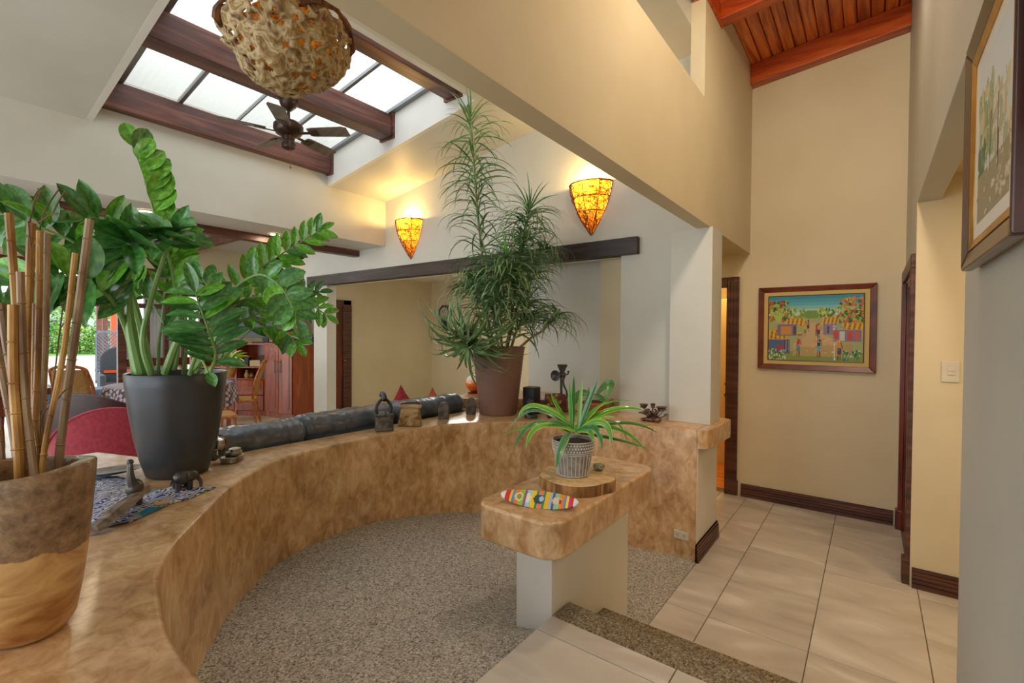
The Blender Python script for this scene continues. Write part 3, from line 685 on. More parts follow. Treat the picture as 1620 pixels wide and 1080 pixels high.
def make_sconce(x, zt, label):
    y = 3.846
    t = thing('wall_sconce', (x,y,zt-SH), label, 'wall lamp', 'woven wall lamps above the lintel')
    Mx = TR(x,y,zt); mb = MB(Mx); na, nt_ = 16, 12; vs=[]; fs=[]
    for j in range(nt_+1):
        for i in range(na+1):
            vs.append(scp(PI*i/na, j/nt_, .95))
    for j in range(nt_):
        for i in range(na): a = j*(na+1)+i; fs.append((a,a+1,a+na+2,a+na+1))
    build('shade', mb.add(vs,fs), AMB, t)
    wv = MB(Mx); R = random.Random(3)
    for k in range(150):
        a = R.uniform(.05,PI-.05); tt = R.uniform(-.02,.9); da = R.uniform(-.5,.5); dt = R.uniform(-.18,.22)
        pts_ = [Vector(scp(min(PI,max(0,a+da*q+.12*math.sin(q*7+k))), min(1,max(-.03,tt+dt*q)), 1.0+.05*R.random())) for q in (0,.25,.5,.75,1)]
        wv.tube(pts_, .0028, 4)
    for tt in (0,.28,.55): wv.tube([scp(PI*q/14, tt, 1.04) for q in range(15)], .004 if tt else .006, 5)
    for a in (.02,.8,1.57,2.35,PI-.02): wv.tube([scp(a, q/10, 1.03) for q in range(11)], .0035, 5)
    o = build('weave', wv, FIB, t); o['kind'] = 'stuff'
    build('lamp_bulb', MB(Mx).ball((0,-.07,-.1), .03), BULB, t)
    light('sconce_light', 'POINT', (x,y-.075,zt+.01), 26, (1,.62,.2), .03)
    light('sconce_glow', 'POINT', (x,y-.07,zt-.2), 2.2, (1,.62,.2), .03)
make_sconce(-4.46, 2.945, 'glowing woven cone wall lamp near the room corner, left of the tall plant')
make_sconce(-2.03, 2.94, 'glowing woven cone wall lamp at the right end above the black lintel')

# downlights in plaster soffit
for q,(px,py) in enumerate(((230,333),(435,370))):
    pl = at(px,py,z=2.70); t = thing('downlight', (pl.x,pl.y,2.695), ['lit recessed downlight in the soffit above the glossy plant','lit recessed downlight in the soffit nearer the sconces'][q], 'ceiling light', 'soffit downlights')
    build('ring', MB(TR(pl.x,pl.y,2.69)).lathe([(.075,.008),(.075,0),(.05,0),(.05,.008)],20,cap=False), WHITE, t)
    build('lamp', MB(TR(pl.x,pl.y,2.692)).lathe([(.05,.0),(.05,.004)],20), BULB, t)
    light('downlight_lamp', 'AREA', (pl.x,pl.y,2.685), 4, (1,.85,.6), .09)

# ------------------------------------------------------------------ ceiling fan
FX,FY,FZ = -3.88,2.03,3.24
t = thing('ceiling_fan', (FX,FY,3.53), 'bronze ceiling fan with brown blades under the skylight beam', 'fan')
BRZ = mat('bronze_fan_metal', ['#3c2b24','#55413a'], .35, 12, metal=.7); BLD = mat('fan_blade_wood', ['#5b5148','#6e6358','#7d7064'], .5, 3, (1,6,1))
build('canopy', MB(TR(FX,FY,3.44)).lathe([(.03,0),(.06,.03),(.075,.07),(.075,.09)],20), BRZ, t)
build('down_rod', MB().tube([(FX,FY,3.34),(FX,FY,3.46)], .013), BRZ, t)
build('motor_housing', MB(TR(FX,FY,FZ)).lathe([(.045,-.06),(.05,-.02),(.095,0),(.115,.03),(.115,.07),(.09,.095),(.03,.11),(.02,.125)],24), BRZ, t)
build('switch_cup', MB(TR(FX,FY,FZ-.1)).lathe([(.02,-.03),(.05,-.015),(.058,.02),(.045,.045)],20), BRZ, t)
build('pull_chain', MB().tube([(FX+.03,FY,FZ-.11),(FX+.03,FY,FZ-.27)], .0025, 5).ball((FX+.03,FY,FZ-.28),.008), BRASS, t)
for k in range(5):
    a = math.radians(34+72*k); R_ = TR(FX,FY,FZ+.01) @ Matrix.Rotation(a,4,'Z') @ Matrix.Rotation(math.radians(-12),4,'X')
    b = build('blade', MB(R_).prism([(.17,-.045),(.2,-.055),(.47,-.066),(.505,-.05),(.505,.05),(.47,.066),(.2,.055),(.17,.045)],0,.007), BLD, t, bevel=.002)
    build('blade_arm', MB(R_).box(.08,.2,-.014,.014,-.008,-.001).box(.19,.25,-.035,.035,-.006,-.001), BRZ, b, bevel=.002)

# ------------------------------------------------------------------ hanging shell lamp
pc = at(457,62,d=2.0)
t = thing('pendant_lamp', (pc.x,pc.y,pc.z-.3), 'large hanging lamp of pierced honeycomb bark, bowl shaped', 'pendant lamp')
bm = bmesh.new(); bmesh.ops.create_icosphere(bm, subdivisions=6, radius=1)
kill = []
for f in bm.faces:
    p = f.calc_center_median()
    if p.z > .10+.10*noise.noise(p*3): kill.append(f); continue
    d_, pts_ = noise.voronoi(Vector((p.x*4.6,p.y*4.6,p.z*5.5+3)))
    if d_[0] < .33 + .16*noise.noise(pts_[0]*3.1): kill.append(f)
bmesh.ops.delete(bm, geom=kill, context='FACES')
for v in bm.verts:
    p = v.co.copy(); d_, _q = noise.voronoi(Vector((p.x*4.6,p.y*4.6,p.z*5.5+3)))
    k = 1+.10*noise.noise(p*1.6)+.05*noise.noise(p*5)+.05*(1-min(1,(d_[1]-d_[0])*2.2))
    if p.z > -.25: k *= 1+.30*(p.z+.25)+.09*noise.noise(p*6)
    v.co = Vector((p.x*.222*k, p.y*.222*k, p.z*.20*k))
mb = MB(); bm.verts.ensure_lookup_table()
LM = TR(pc.x,pc.y,pc.z-.005) @ Matrix.Rotation(math.radians(-9),4,'Y')
mb.M = LM; mb.add([v.co for v in bm.verts], [[v.index for v in f.verts] for f in bm.faces]); bm.free()
BARK = mat('honeycomb_bark', ['#5a3a16','#94754a','#c4b084','#8a6530','#b09868'], .6, 16, detail=8, dist=1.2, lo=.3, hi=.7, bump=.6, bscale=50)
o = build('shell', mb, BARK, t, angle=80); so = o.modifiers.new('t','SOLIDIFY'); so.thickness = .008
inn = MB(LM); bm = bmesh.new(); bmesh.ops.create_icosphere(bm, subdivisions=4, radius=1)
kl = [f for f in bm.faces if f.calc_center_median().z > .05]; bmesh.ops.delete(bm, geom=kl, context='FACES')
for v in bm.verts:
    p = v.co.copy(); k = .93+.14*noise.noise(p*3.2+Vector((5,2,1))); v.co = Vector((p.x*.208*k,p.y*.208*k,p.z*.186*k))
inn.add([v.co for v in bm.verts], [[v.index for v in f.verts] for f in bm.faces]); bm.free()
build('inner_skin', inn, amber('inner_bark_skin','#a8752e',.5), t)
rim = MB(LM); P_ = []
for k in range(49):
    a = 2*PI*k/48; rr = .243*(1+.05*math.sin(3*a)+.04*math.sin(7*a+1)); P_.append((rr*math.cos(a), rr*math.sin(a), .02+.02*math.sin(4*a)))
rim.tube(P_, [.014+.006*math.sin(k*1.7) for k in range(49)], 7)
build('rim', rim, mat('brown_bark_rim', ['#3c1f0e','#6b3c1a','#8a5226'], .6, 20, bump=.6), t)
build('cord', MB().tube([(pc.x,pc.y,pc.z-.02),(pc.x,pc.y,lc(pc.x)-.002)], .006, 6), DARK, t)
build('ceiling_cup', MB(TR(pc.x,pc.y,lc(pc.x)-.035)).lathe([(.01,0),(.05,.01),(.055,.04)],16), BRZ, t)
build('lamp_bulb', MB().ball((pc.x,pc.y,pc.z-.03),.035), mat('warm_bulb', ['#fff0c8'], .4, emis=(1,.7,.35), estr=12), t)
light('pendant_bulb', 'POINT', (pc.x,pc.y,pc.z+.02), 4, (1,.7,.35), .04)

# ------------------------------------------------------------------ pedestal
t = thing('pedestal_table', (-1.18,2.1,0), 'white pedestal with thick ochre plaster slab top beside the steps', 'pedestal')
build('column', MB().box(-1.283,-1.092,1.737,2.55,-.02,.79), WHITE, t, bevel=.004)
build('slab_top', MB().prism(rrect(-1.315,-.905,1.465,2.48,.09,8),.755,.90), STUC, t, bevel=.012, segs=3, angle=30)
ZS = .9
BARKE = mat('log_bark_edge', ['#5a3818','#8f6534','#b98d56','#6e4a22'], .7, 9, (1,1,.25), dist=1.5, bump=.6, lo=.35, hi=.65)
TOPW = mat('log_end_grain', ['#a98552','#c9a874','#d9be90','#b8945f'], .4, 5, (1,3,1), dist=1.5, detail=9)
cx,cy = at(911,751,z=.95).x, at(911,751,z=.95).y
t = thing('wood_slice', (cx,cy,ZS), 'round live-edge wood slice on the pedestal under the striped pot', 'wood slab')
P_ = [((.172+.008*math.sin(3*a)+.005*math.sin(7*a))*math.cos(a)+cx, (.165+.007*math.sin(4*a))*math.sin(a)+cy) for a in [2*PI*k/48 for k in range(48)]]
build('bark_edge', MB().prism(P_,ZS+.0005,ZS+.046), BARKE, t, angle=30)
build('cut_face', MB().prism([(cx+(x-cx)*.985, cy+(y-cy)*.985) for x,y in P_],ZS+.046,ZS+.051), TOPW, t, angle=30, bevel=.003)
# ------------------------------------------------------------------ plants: helpers
def leafmesh(name, prof, m, nx=4, fold=.18, curl=.12, droop=0.0):
    """leaf blade of length 1 along +Y, half widths prof, folded on the midrib, tip curling down"""
    vs=[]; fs=[]; n=len(prof)
    for j,wd in enumerate(prof):
        t=j/(n-1)
        for i in range(nx+1):
            s_=-1+2*i/nx
            vs.append((s_*wd, t, abs(s_)*wd*fold*2-curl*t*t-droop*t**3))
    for j in range(n-1):
        for i in range(nx): a=j*(nx+1)+i; fs.append((a,a+1,a+nx+2,a+nx+1))
    me=bpy.data.meshes.new(name); me.from_pydata(vs,[],fs); me.materials.append(m)
    me.polygons.foreach_set('use_smooth',[True]*len(me.polygons)); me.update(); return me
def basis(p, d, n, L, Wd):
    d=d.normalized(); n=(n-d*n.dot(d)).normalized(); x=d.cross(n)
    M_=Matrix.Identity(4)
    for i in range(3): M_[i][0]=x[i]*Wd; M_[i][1]=d[i]*L; M_[i][2]=n[i]*L; M_[i][3]=p[i]
    return M_
def leafobj(me, M_, par, name='leaf'):
    o=bpy.data.objects.new(name, me); COL.objects.link(o); o.parent=par
    o.matrix_basis=Matrix.Translation(-wloc(par))@M_; WL[o.name]=wloc(par); return o
def px3(l): return [at(x,y,d=d) for x,y,d in l]
GZ = [mat('zz_leaf_deep', ['#34702f','#4a8a40','#66a455'], .3, 6, coat=.6, rnd=.4), mat('zz_leaf_bright', ['#4a9428','#69b236','#86c94c'], .3, 6, coat=.4, rnd=.3)]
ZS_ = mat('zz_stem', ['#62904a','#86ac64','#739c56'], .4, 12, (1,1,.2), coat=.2)
ov = [.03,.27,.41,.48,.5,.48,.41,.27,.02]
ZL = [leafmesh('zz_leaf', ov, GZ[0], fold=.15, curl=.12), leafmesh('zz_leaf_bright', ov, GZ[1], fold=.12, curl=.08)]
RR = random.Random(11)

# ------------------------------------------------------------------ glossy plant in dark pot
bc = Vector((-2.61,.83,.93))
t = thing('potted_plant', bc, 'large glossy-leaved plant with thick stems in a tall charcoal pot on the ledge', 'plant')
POTM = mat('charcoal_pot', ['#44474b','#505357'], .34, 3, metal=.55, spec=.5)
bp_ = MB(TR(*bc)); bp_.lathe([(.0,.0),(.108,.0),(.124,.008),(.145,.08),(.166,.18),(.184,.30),(.197,.42),(.202,.475),(.199,.479),(.190,.476),(.185,.45),(.18,.44)],56,cap=False)
build('pot', bp_, POTM, t, angle=50)
build('soil', MB(TR(*bc)).lathe([(.0,.452),(.1,.455),(.186,.448)],30,cap=False), mat('potting_soil', ['#2a1d12','#5b3f26','#8c6a44'], .9, 40, bump=1, bscale=60), t)
VD = -_f
def frond(path, t0, n, Lpx, Wr, sp=58, kind=0, sides=(1,-1), r0=.014, r1=.003, taper=.55, face=.0, grow=0, nr=None, jit=.25):
    P_ = px3(path); sm = spline(P_, 8); m_=len(sm)
    st = build('stem', MB().tube(sm, [r0+(r1-r0)*min(1,(k/(m_-1))*1.25) for k in range(m_)], 8), ZS_, t)
    for i in range(n):
        q = t0+(1-t0)*(i+.35)/n; f_ = q*(m_-1); k=min(m_-2,int(f_)); p_=sm[k].lerp(sm[k+1],f_-k); T=(sm[k+1]-sm[k]).normalized()
        d_ = (p_-CAM).dot(_f); V=(CAM-p_).normalized()
        for s_ in sides:
            L = Lpx*d_/751*(1-taper*max(0,(i/n-.45))*1.0)*RR.uniform(.88,1.1)*(.75+.25*min(1,i/2))
            side = T.cross(V).normalized()*s_
            a = math.radians(sp*RR.uniform(.85,1.15))
            dr = T*math.cos(a)+side*math.sin(a)+V*RR.uniform(-jit,jit)+Vector((0,0,.0))
            nn = V+Vector((0,0,.6))+side*RR.uniform(-.5,.5)+T*RR.uniform(-.3,.3)+side*face
            leafobj(ZL[kind if RR.random()<.85 else 1-kind], basis(p_,dr,nn,L,L*Wr*RR.uniform(.9,1.1)), st)
    T=(sm[-1]-sm[-3]).normalized(); V=(CAM-sm[-1]).normalized()
    leafobj(ZL[kind], basis(sm[-1],T,V+Vector((0,0,.5)),Lpx*.75*2.1/751,Lpx*.75*2.1/751*Wr), st)
    return st
frond([(276,585,2.2),(284,500,2.2),(268,410,2.2),(246,344,2.18),(229,285,2.16),(211,232,2.15)], .56, 8, 56, .62, 46, 1, (1,), .012, jit=.06)
frond([(222,590,2.15),(207,520,2.1),(203,450,2.05),(205,385,2.0)], .93, 1, 80, .42, 70, 0, r0=.026, r1=.010)
frond([(236,590,2.2),(222,520,2.2),(205,455,2.15),(190,400,2.1),(165,350,2.05),(130,345,1.95)], .66, 4, 66, .42, 55, 0, r0=.024)
frond([(262,590,2.15),(280,540,2.1),(300,510,2.1)], 2, 0, 30, .5, r0=.02, r1=.012)
frond([(300,590,2.25),(330,530,2.25),(380,450,2.3),(445,402,2.35),(506,365,2.4)], .42, 12, 40, .42, 48, 1, (1,-1), .010)
frond([(305,592,2.2),(335,530,2.15),(375,480,2.12),(430,468,2.15),(480,476,2.2),(516,498,2.25)], .38, 11, 34, .44, 50, 1, (1,-1), .010)
frond([(300,592,2.15),(340,540,2.1),(360,470,2.1),(405,435,2.05),(440,450,2.0),(460,480,1.95),(470,505,1.95)], .45, 6, 44, .62, 60, 0, (1,-1), .009)
frond([(310,590,2.15),(350,520,2.15),(400,500,2.3),(450,470,2.4),(505,462,2.45)], .40, 10, 33, .42, 55, 0, (1,-1), .009)
frond([(333,588,2.05),(341,560,2.0),(331,525,1.95),(318,490,1.92),(309,462,1.9)], .12, 9, 58, .36, 68, 0, (1,-1), .008, jit=.12)
frond([(325,590,2.1),(352,560,2.05),(356,520,2.05),(345,480,2.05),(320,440,2.05)], .5, 6, 46, .45, 55, 0, (1,-1), .007)
frond([(215,592,2.2),(200,520,2.1),(165,462,1.95),(95,438,1.8),(-10,470,1.7)], .40, 9, 70, .5, 62, 0, (1,-1), .018, taper=.15, jit=.5)
frond([(222,592,2.2),(208,500,2.12),(178,430,2.0),(120,385,1.9),(40,350,1.8),(-30,330,1.75)], .55, 6, 62, .5, 62, 0, (1,-1), .013, taper=.2, jit=.5)
frond([(250,592,2.2),(252,540,2.2),(258,490,2.2),(262,430,2.2),(258,405,2.2)], .5, 6, 44, .38, 38, 1, (1,-1), .008)
frond([(290,592,2.25),(296,520,2.25),(282,450,2.25),(276,395,2.22),(272,372,2.2)], .45, 5, 52, .5, 55, 1, (1,), .009)
frond([(240,592,2.15),(226,540,2.1),(240,470,2.05),(262,400,2.0),(276,368,1.98)], .8, 3, 62, .42, 70, 0, r0=.016, r1=.008)
frond([(268,592,2.2),(272,540,2.2),(240,480,2.2),(215,462,2.2),(190,430,2.2)], .55, 5, 56, .42, 50, 1, (1,-1), .008)
frond([(318,592,2.2),(360,560,2.25),(400,520,2.35),(445,520,2.4),(470,545,2.4)], .45, 6, 36, .55, 55, 1, (1,-1), .008)
frond([(300,592,2.1),(312,560,2.05),(330,590,2.0)], 2, 0, 34, .6, r0=.010, r1=.005)
# individual broad leaves of the crown, from base pixel to tip pixel
crown = build('crown_stem', MB().tube(px3([(205,455,2.1),(205,385,2.02),(215,372,2.0),(262,372,2.0)]), .007), ZS_, t)
for (x0,y0,d0,x1,y1,d1,wr,k) in ((205,386,2.0,140,352,1.8,.42,0),(207,384,2.0,176,338,1.85,.5,0),(205,388,2.0,122,388,1.85,.42,0),(210,382,2.0,262,350,1.9,.5,0),
    (212,384,2.0,258,385,1.85,.45,0),(206,388,2.0,150,420,1.9,.45,0),(208,388,2.0,215,425,1.9,.42,0),(262,375,2.0,302,350,1.9,.45,0),(264,378,2.0,304,372,1.9,.4,0),
    (262,378,2.0,240,408,1.95,.5,0),(258,375,2.0,225,350,1.9,.5,0),(205,395,2.0,160,455,1.9,.5,1),(100,430,1.8,60,500,1.7,.5,0),(130,440,1.85,128,505,1.75,.55,0),(70,430,1.75,20,500,1.65,.5,0),
    (60,350,1.8,5,318,1.7,.45,1),(80,355,1.8,52,318,1.72,.45,1),(200,470,2.05,158,500,1.95,.5,0),(278,470,2.15,312,430,2.1,.4,1),(280,455,2.15,310,405,2.1,.42,1),(285,480,2.15,260,520,2.1,.3,0)):
    a_=at(x0,y0,d=d0); b_=at(x1,y1,d=d1); L=(b_-a_).length
    leafobj(ZL[k], basis(a_,b_-a_,(CAM-a_).normalized()*.8+Vector((0,0,.8))+Vector((RR.uniform(-.4,.4),RR.uniform(-.4,.4),0)),L*1.05,L*wr), crown)

# ------------------------------------------------------------------ tall dracaena
def strap(mb, p0, az, el, L, wd, n=6, droop=1.6, roll=0, m=None):
    """arching strap leaf: starts along azimuth/elevation, bends down under its weight"""
    p=Vector(p0); e=el; vs=[]; h=Vector((math.cos(az),math.sin(az),0)); side=Vector((-math.sin(az),math.cos(az),0))
    for k in range(n+1):
        t_=k/n; w2=wd*.5*(min(1,(t_+.08)*5))*(1-t_**2.2)**.8+.0004
        d_=h*math.cos(e)+Vector((0,0,1))*math.sin(e); nn=side
        up=d_.cross(nn)
        sd=(nn*math.cos(roll)+up*math.sin(roll))
        vs += [p-sd*w2+up*(-.25*w2), p+Vector((0,0,0)), p+sd*w2+up*(-.25*w2)] if False else [p-sd*w2, p-up*(w2*.35), p+sd*w2]
        p = p+d_*(L/n); e -= droop/n*(.5+t_)
    fs=[]
    for k in range(n):
        a=3*k; fs += [(a,a+1,a+4,a+3),(a+1,a+2,a+5,a+4)]
    mb.add(vs,fs); return mb
DRC = [mat('dracaena_leaf', ['#4a7a44','#74a064','#a8c890'], .35, 8, rnd=.5, coat=.2), mat('dracaena_leaf_new', ['#4c9a24','#74bd3a'], .4, 8, rnd=.3)]
bc = Vector((-2.50,3.11,.93))
t = thing('potted_dracaena', bc, 'tall narrow-leaved dracaena in a brown ribbed pot at the back of the ledge', 'plant')
BPM = mat('brown_ribbed_pot', ['#7a594c','#866456'], .55, 3)
prof=[(0,0),(.15,0),(.155,.005)]; nn_=34
for k in range(nn_+1):
    z=.01+.53*k/nn_; r=.155+.062*(z/.55); prof.append((r+(.0022 if k%2 else -.0005),z))
prof += [(.222,.545),(.224,.56),(.215,.562),(.208,.55),(.2,.5)]
build('pot', MB(TR(*bc)).lathe(prof,56,cap=False), BPM, t, angle=80)
build('soil', MB(TR(*bc)).lathe([(0,.515),(.203,.51)],30,cap=False), mat('bark_chips', ['#3a2416','#7a4a2a'], .9, 40, bump=1, bscale=60), t)
STM = mat('dracaena_cane', ['#8a7a5c','#a3906c'], .7, 20, (1,1,.3))
dd = 4.0
canes = [([(790,560,4.0),(778,480,4.0),(765,420,4.0),(755,330,3.98),(750,260,3.97),(744,182,3.95)], .32, 190, .40, 1.0),
         ([(800,560,4.0),(812,480,4.0),(825,400,4.0),(838,330,4.0)], .34, 260, .40, 1),
         ([(782,560,3.95),(768,520,3.85),(752,500,3.75),(740,548,3.68)], .80, 110, .50, 1),
         ([(806,560,4.0),(818,520,4.05),(832,500,4.1),(836,470,4.1)], .2, 150, .42, 1),
         ([(812,560,3.98),(838,536,4.0),(862,520,4.0),(884,496,4.0)], .72, 60, .36, 1),
         ([(795,560,3.9),(790,500,3.85),(792,450,3.8),(800,410,3.8)], .2, 270, .40, 1),
         ([(785,560,4.1),(770,500,4.1),(760,460,4.1),(752,440,4.1)], .22, 190, .42, 1),
         ([(800,560,4.1),(820,480,4.15),(845,420,4.2),(866,390,4.2)], .42, 130, .36, 1)]
proto = []; mbs=[]
for v in range(5):
    me = bpy.data.meshes.new('strap_leaf'); q = strap(MB(), (0,0,0), 0, .0, 1, .046, 7, [.9,1.5,2.0,2.5,2.9][v]); me.from_pydata(q.v,[],q.f)
    me.polygons.foreach_set('use_smooth',[True]*len(me.polygons)); proto.append((me,q))
nleaf=0; allm = MB(); 
me_old = [p[0].copy() for p in proto]
for me,_q in proto: me.materials.append(DRC[0])
for me in me_old: me.materials.append(DRC[1])
R2 = random.Random(4)
todo=[]
for ci,(path,t0,n,L,_k) in enumerate(canes):
    sm = spline(px3(path), 8); m_=len(sm)
    st = build('stem', MB().tube(sm, [.013-.006*k/m_ for k in range(m_)], 7), STM, t)
    for i in range(n):
        q = t0+(1-t0)*(i/n)**.85; f_=q*(m_-1); k=min(m_-2,int(f_)); p_=sm[k].lerp(sm[k+1],f_-k)
        T=(sm[k+1]-sm[k]).normalized(); az=i*2.39996+R2.uniform(-.2,.2); s_=(i/n)
        el = .45+R2.uniform(-.3,.3)+ (.75*max(0,s_-.9)*10 if ci in (0,1,3,5,7) else 0)
        v = R2.choice([1,2,3,4]) if s_<.93 else R2.choice([0,1])
        LL = L*R2.uniform(.72,1.12)*(1-.25*max(0,s_-.85)/.15)
        Mx = Matrix.Translation(p_)@Vector((0,0,1)).rotation_difference(T.lerp(Vector((0,0,1)),.55).normalized() if ci!=2 else T.lerp(Vector((0,0,1)),.35).normalized()).to_matrix().to_4x4()@Matrix.Rotation(az,4,'Z')@Matrix.Rotation(-el,4,'Y')@Matrix.Rotation(R2.uniform(-.5,.5),4,'X')@Matrix.Scale(LL,4)
        todo.append((st,v,1 if s_>.93 else 0,Mx))
R2.shuffle(todo)
for (st,v,nw,Mx) in todo[:290]:
    leafobj(me_old[v] if nw else proto[v][0], Mx, st)
for (st,v,nw,Mx) in todo[290:]:
    q=proto[v][1]; allm.add(q.v,q.f,Mx)
build('foliage', allm, DRC[0], t)['kind']='stuff'

# ------------------------------------------------------------------ variegated strap-leaved plant on the pedestal
cpt = Vector((cx-.018,cy+.004,.951))
t = thing('potted_strap_plant', cpt, 'green and yellow striped strap-leaved plant in a small grey striped pot', 'plant')
GP = MB(TR(*cpt)).lathe([(0,0),(.070,0),(.073,.005),(.088,.105),(.089,.108),(.091,.112),(.097,.158),(.098,.163),(.093,.163),(.088,.15)],44,cap=False)
build('pot', GP, mat('weathered_grey_pot', ['#7c7872','#8e8a83','#a09c94'], .8, 30, bump=.5, bscale=80), t)
CREAM = mat('cream_relief_line', ['#d6d1c4'], .8)
for k in range(28):
    a=2*PI*k/28; r0_,r1_=.0745,.0875
    build('stripe', MB(TR(*cpt)).tube([(r0_*math.cos(a),r0_*math.sin(a),.008),(r1_*math.cos(a),r1_*math.sin(a),.100)], .0017, 4), CREAM, t)
for z,r in ((.006,.0745),(.104,.0892),(.112,.0915),(.162,.0975)):
    build('band', MB(TR(*cpt)).tube([(r*math.cos(2*PI*k/40),r*math.sin(2*PI*k/40),z) for k in range(41)], .0016, 5), CREAM, t)
orn = MB(TR(*cpt))
for k in range(44):
    for j in range(3):
        a=2*PI*(k+.5*(j%2))/44; z=.122+.014*j; r=.0925+.0012*j+.001; orn.ball((r*math.cos(a),r*math.sin(a),z),.0042,6,sc=(1,1,1.2))
build('relief_ornament', orn, CREAM, t)['kind']='stuff'
build('soil', MB(TR(*cpt)).lathe([(0,.15),(.09,.148)],24,cap=False), mat('dark_soil', ['#2a2018','#4a3826'], .95, 60), t)
GS = bpy.data.materials.new('variegated_leaf'); GS.use_nodes=True; N=GS.node_tree.nodes; K=GS.node_tree.links
uvn = N.new('ShaderNodeVertexColor'); uvn.layer_name='Col'; K.new(uvn.outputs[0], N['Principled BSDF'].inputs['Base Color']); N['Principled BSDF'].inputs['Roughness'].default_value=.3; N['Principled BSDF'].inputs['Coat Weight'].default_value=.3
def strapleaf(par, A, Bm, Cc, wd, seed):
    """quadratic curve leaf with pale yellow margins"""
    A,Bm,Cc=Vector(A),Vector(Bm),Vector(Cc); n=12; vs=[]; fs=[]; cs=[]; Rn=random.Random(seed)
    ctl = Bm*2-(A+Cc)*.5; nx=8; tw=Rn.uniform(-.5,.5)
    for k in range(n+1):
        t_=k/n; p_=A*(1-t_)**2+ctl*2*t_*(1-t_)+Cc*t_*t_; T=((ctl-A)*(1-t_)+(Cc-ctl)*t_).normalized()
        up=Vector((0,0,1))*.9+(CAM-p_).normalized()*.9; s_=T.cross(up).normalized(); nn=s_.cross(T).normalized()
        s2=s_*math.cos(tw)+nn*math.sin(tw); n2=s2.cross(T)
        w2=wd*.5*(.35+.65*math.sin(min(1,t_*2.2)*PI/2))*(1-t_**3)**.7+.0006
        for i in range(nx+1):
            u=-1+2*i/nx; vs.append(p_+s2*u*w2+n2*abs(u)*w2*-.3)
    dk=hexc(['#3f8a2a','#2c6e34','#57a02f','#3d7a4c'][seed%4]); yl=hexc(['#8fb83a','#5f9a44','#b4c84a','#7ca46a'][seed%4])
    for k in range(n):
        for i in range(nx):
            a=k*(nx+1)+i; fs.append((a,a+1,a+nx+2,a+nx+1)); cs.append(yl if i in (0,nx-1) else dk)
    mb=MB(); mb.add(vs,fs); mb.c=cs; return build('leaf', mb, GS, par, angle=80)
B0=(909,682); dp=(cpt-CAM).dot(_f)
LV=[(900,606,0,902,640,10),(908,595,0,907,640,12),(921,599,.02,917,640,11),(945,601,0,930,640,12),(872,622,.05,884,645,12),(932,612,.06,925,645,10),
 (820,662,.02,850,641,12),(806,676,.1,850,648,12),(795,689,.05,846,672,10),(813,709,-.12,848,668,14),(832,709,-.15,858,672,14),(880,740,-.2,890,702,19),(938,698,-.14,930,680,15),
 (952,712,-.16,940,676,15),(967,704,-.1,954,668,17),(991,694,.02,966,664,12),(1020,712,0,972,676,12),(1024,709,.05,966,692,11),(1018,649,.1,966,648,14),(986,643,.15,955,650,11),
 (1002,634,.2,950,640,12),(1039,684,.15,985,668,10),(960,634,.05,938,650,14),(868,668,-.1,885,668,12),(856,640,.12,880,652,10),(826,652,.15,866,644,10),(974,660,-.02,945,660,12)]
for i,(tx,ty,td,mx_,my_,w_) in enumerate(LV):
    a=at(B0[0]+RR.uniform(-9,9),B0[1]+RR.uniform(-3,3),d=dp+td*.15); b=at(mx_,my_,d=dp+td*.6); c3=at(tx,ty,d=dp+td)
    strapleaf(t,a,b,c3,w_*.66*dp/751,i)

# ------------------------------------------------------------------ log planter with dry bamboo
pb = at(42,1000,z=.93)
t = thing('log_planter', (pb.x,pb.y,.93), 'hollowed log planter holding dry bamboo canes at the near end of the ledge', 'planter')
lm = bpy.data.materials.new('two_tone_log'); lm.use_nodes=True; N=lm.node_tree.nodes; K=lm.node_tree.links; b=N['Principled BSDF']
tc=N.new('ShaderNodeTexCoord'); sp=N.new('ShaderNodeSeparateXYZ'); K.new(tc.outputs['Object'],sp.inputs[0])
n1=N.new('ShaderNodeTexNoise'); n1.inputs['Scale'].default_value=9; n1.inputs['Detail'].default_value=5; K.new(tc.outputs['Object'],n1.inputs['Vector'])
ma=N.new('ShaderNodeMath'); ma.operation='MULTIPLY_ADD'; ma.inputs[1].default_value=.16; K.new(n1.outputs[0],ma.inputs[0]); K.new(sp.outputs[2],ma.inputs[2])
gt=N.new('ShaderNodeMapRange'); gt.inputs[1].default_value=.268; gt.inputs[2].default_value=.274; K.new(ma.outputs[0],gt.inputs[0])
mp=N.new('ShaderNodeMapping'); mp.inputs['Scale'].default_value=(3,3,9); K.new(tc.outputs['Object'],mp.inputs[0])
n2=N.new('ShaderNodeTexNoise'); n2.inputs['Scale'].default_value=2.2; n2.inputs['Detail'].default_value=7; n2.inputs['Distortion'].default_value=1.5; K.new(mp.outputs[0],n2.inputs['Vector'])
r1=N.new('ShaderNodeValToRGB'); K.new(n2.outputs[0],r1.inputs[0]); e=r1.color_ramp.elements; e[0].position=.3; e[0].color=(*hexc('#a3672a'),1); e[1].position=.65; e[1].color=(*hexc('#e0b679'),1)
n3=N.new('ShaderNodeTexNoise'); n3.inputs['Scale'].default_value=34; n3.inputs['Detail'].default_value=12; n3.inputs['Roughness'].default_value=.7; n3.inputs['Distortion'].default_value=.25; K.new(tc.outputs['Object'],n3.inputs['Vector'])
r2=N.new('ShaderNodeValToRGB'); K.new(n3.outputs[0],r2.inputs[0]); e=r2.color_ramp.elements; e[0].position=.3; e[0].color=(*hexc('#4f3620'),1); e[1].position=.68; e[1].color=(*hexc('#b08f66'),1); q=e.new(.5); q.color=(*hexc('#8a6c4c'),1)
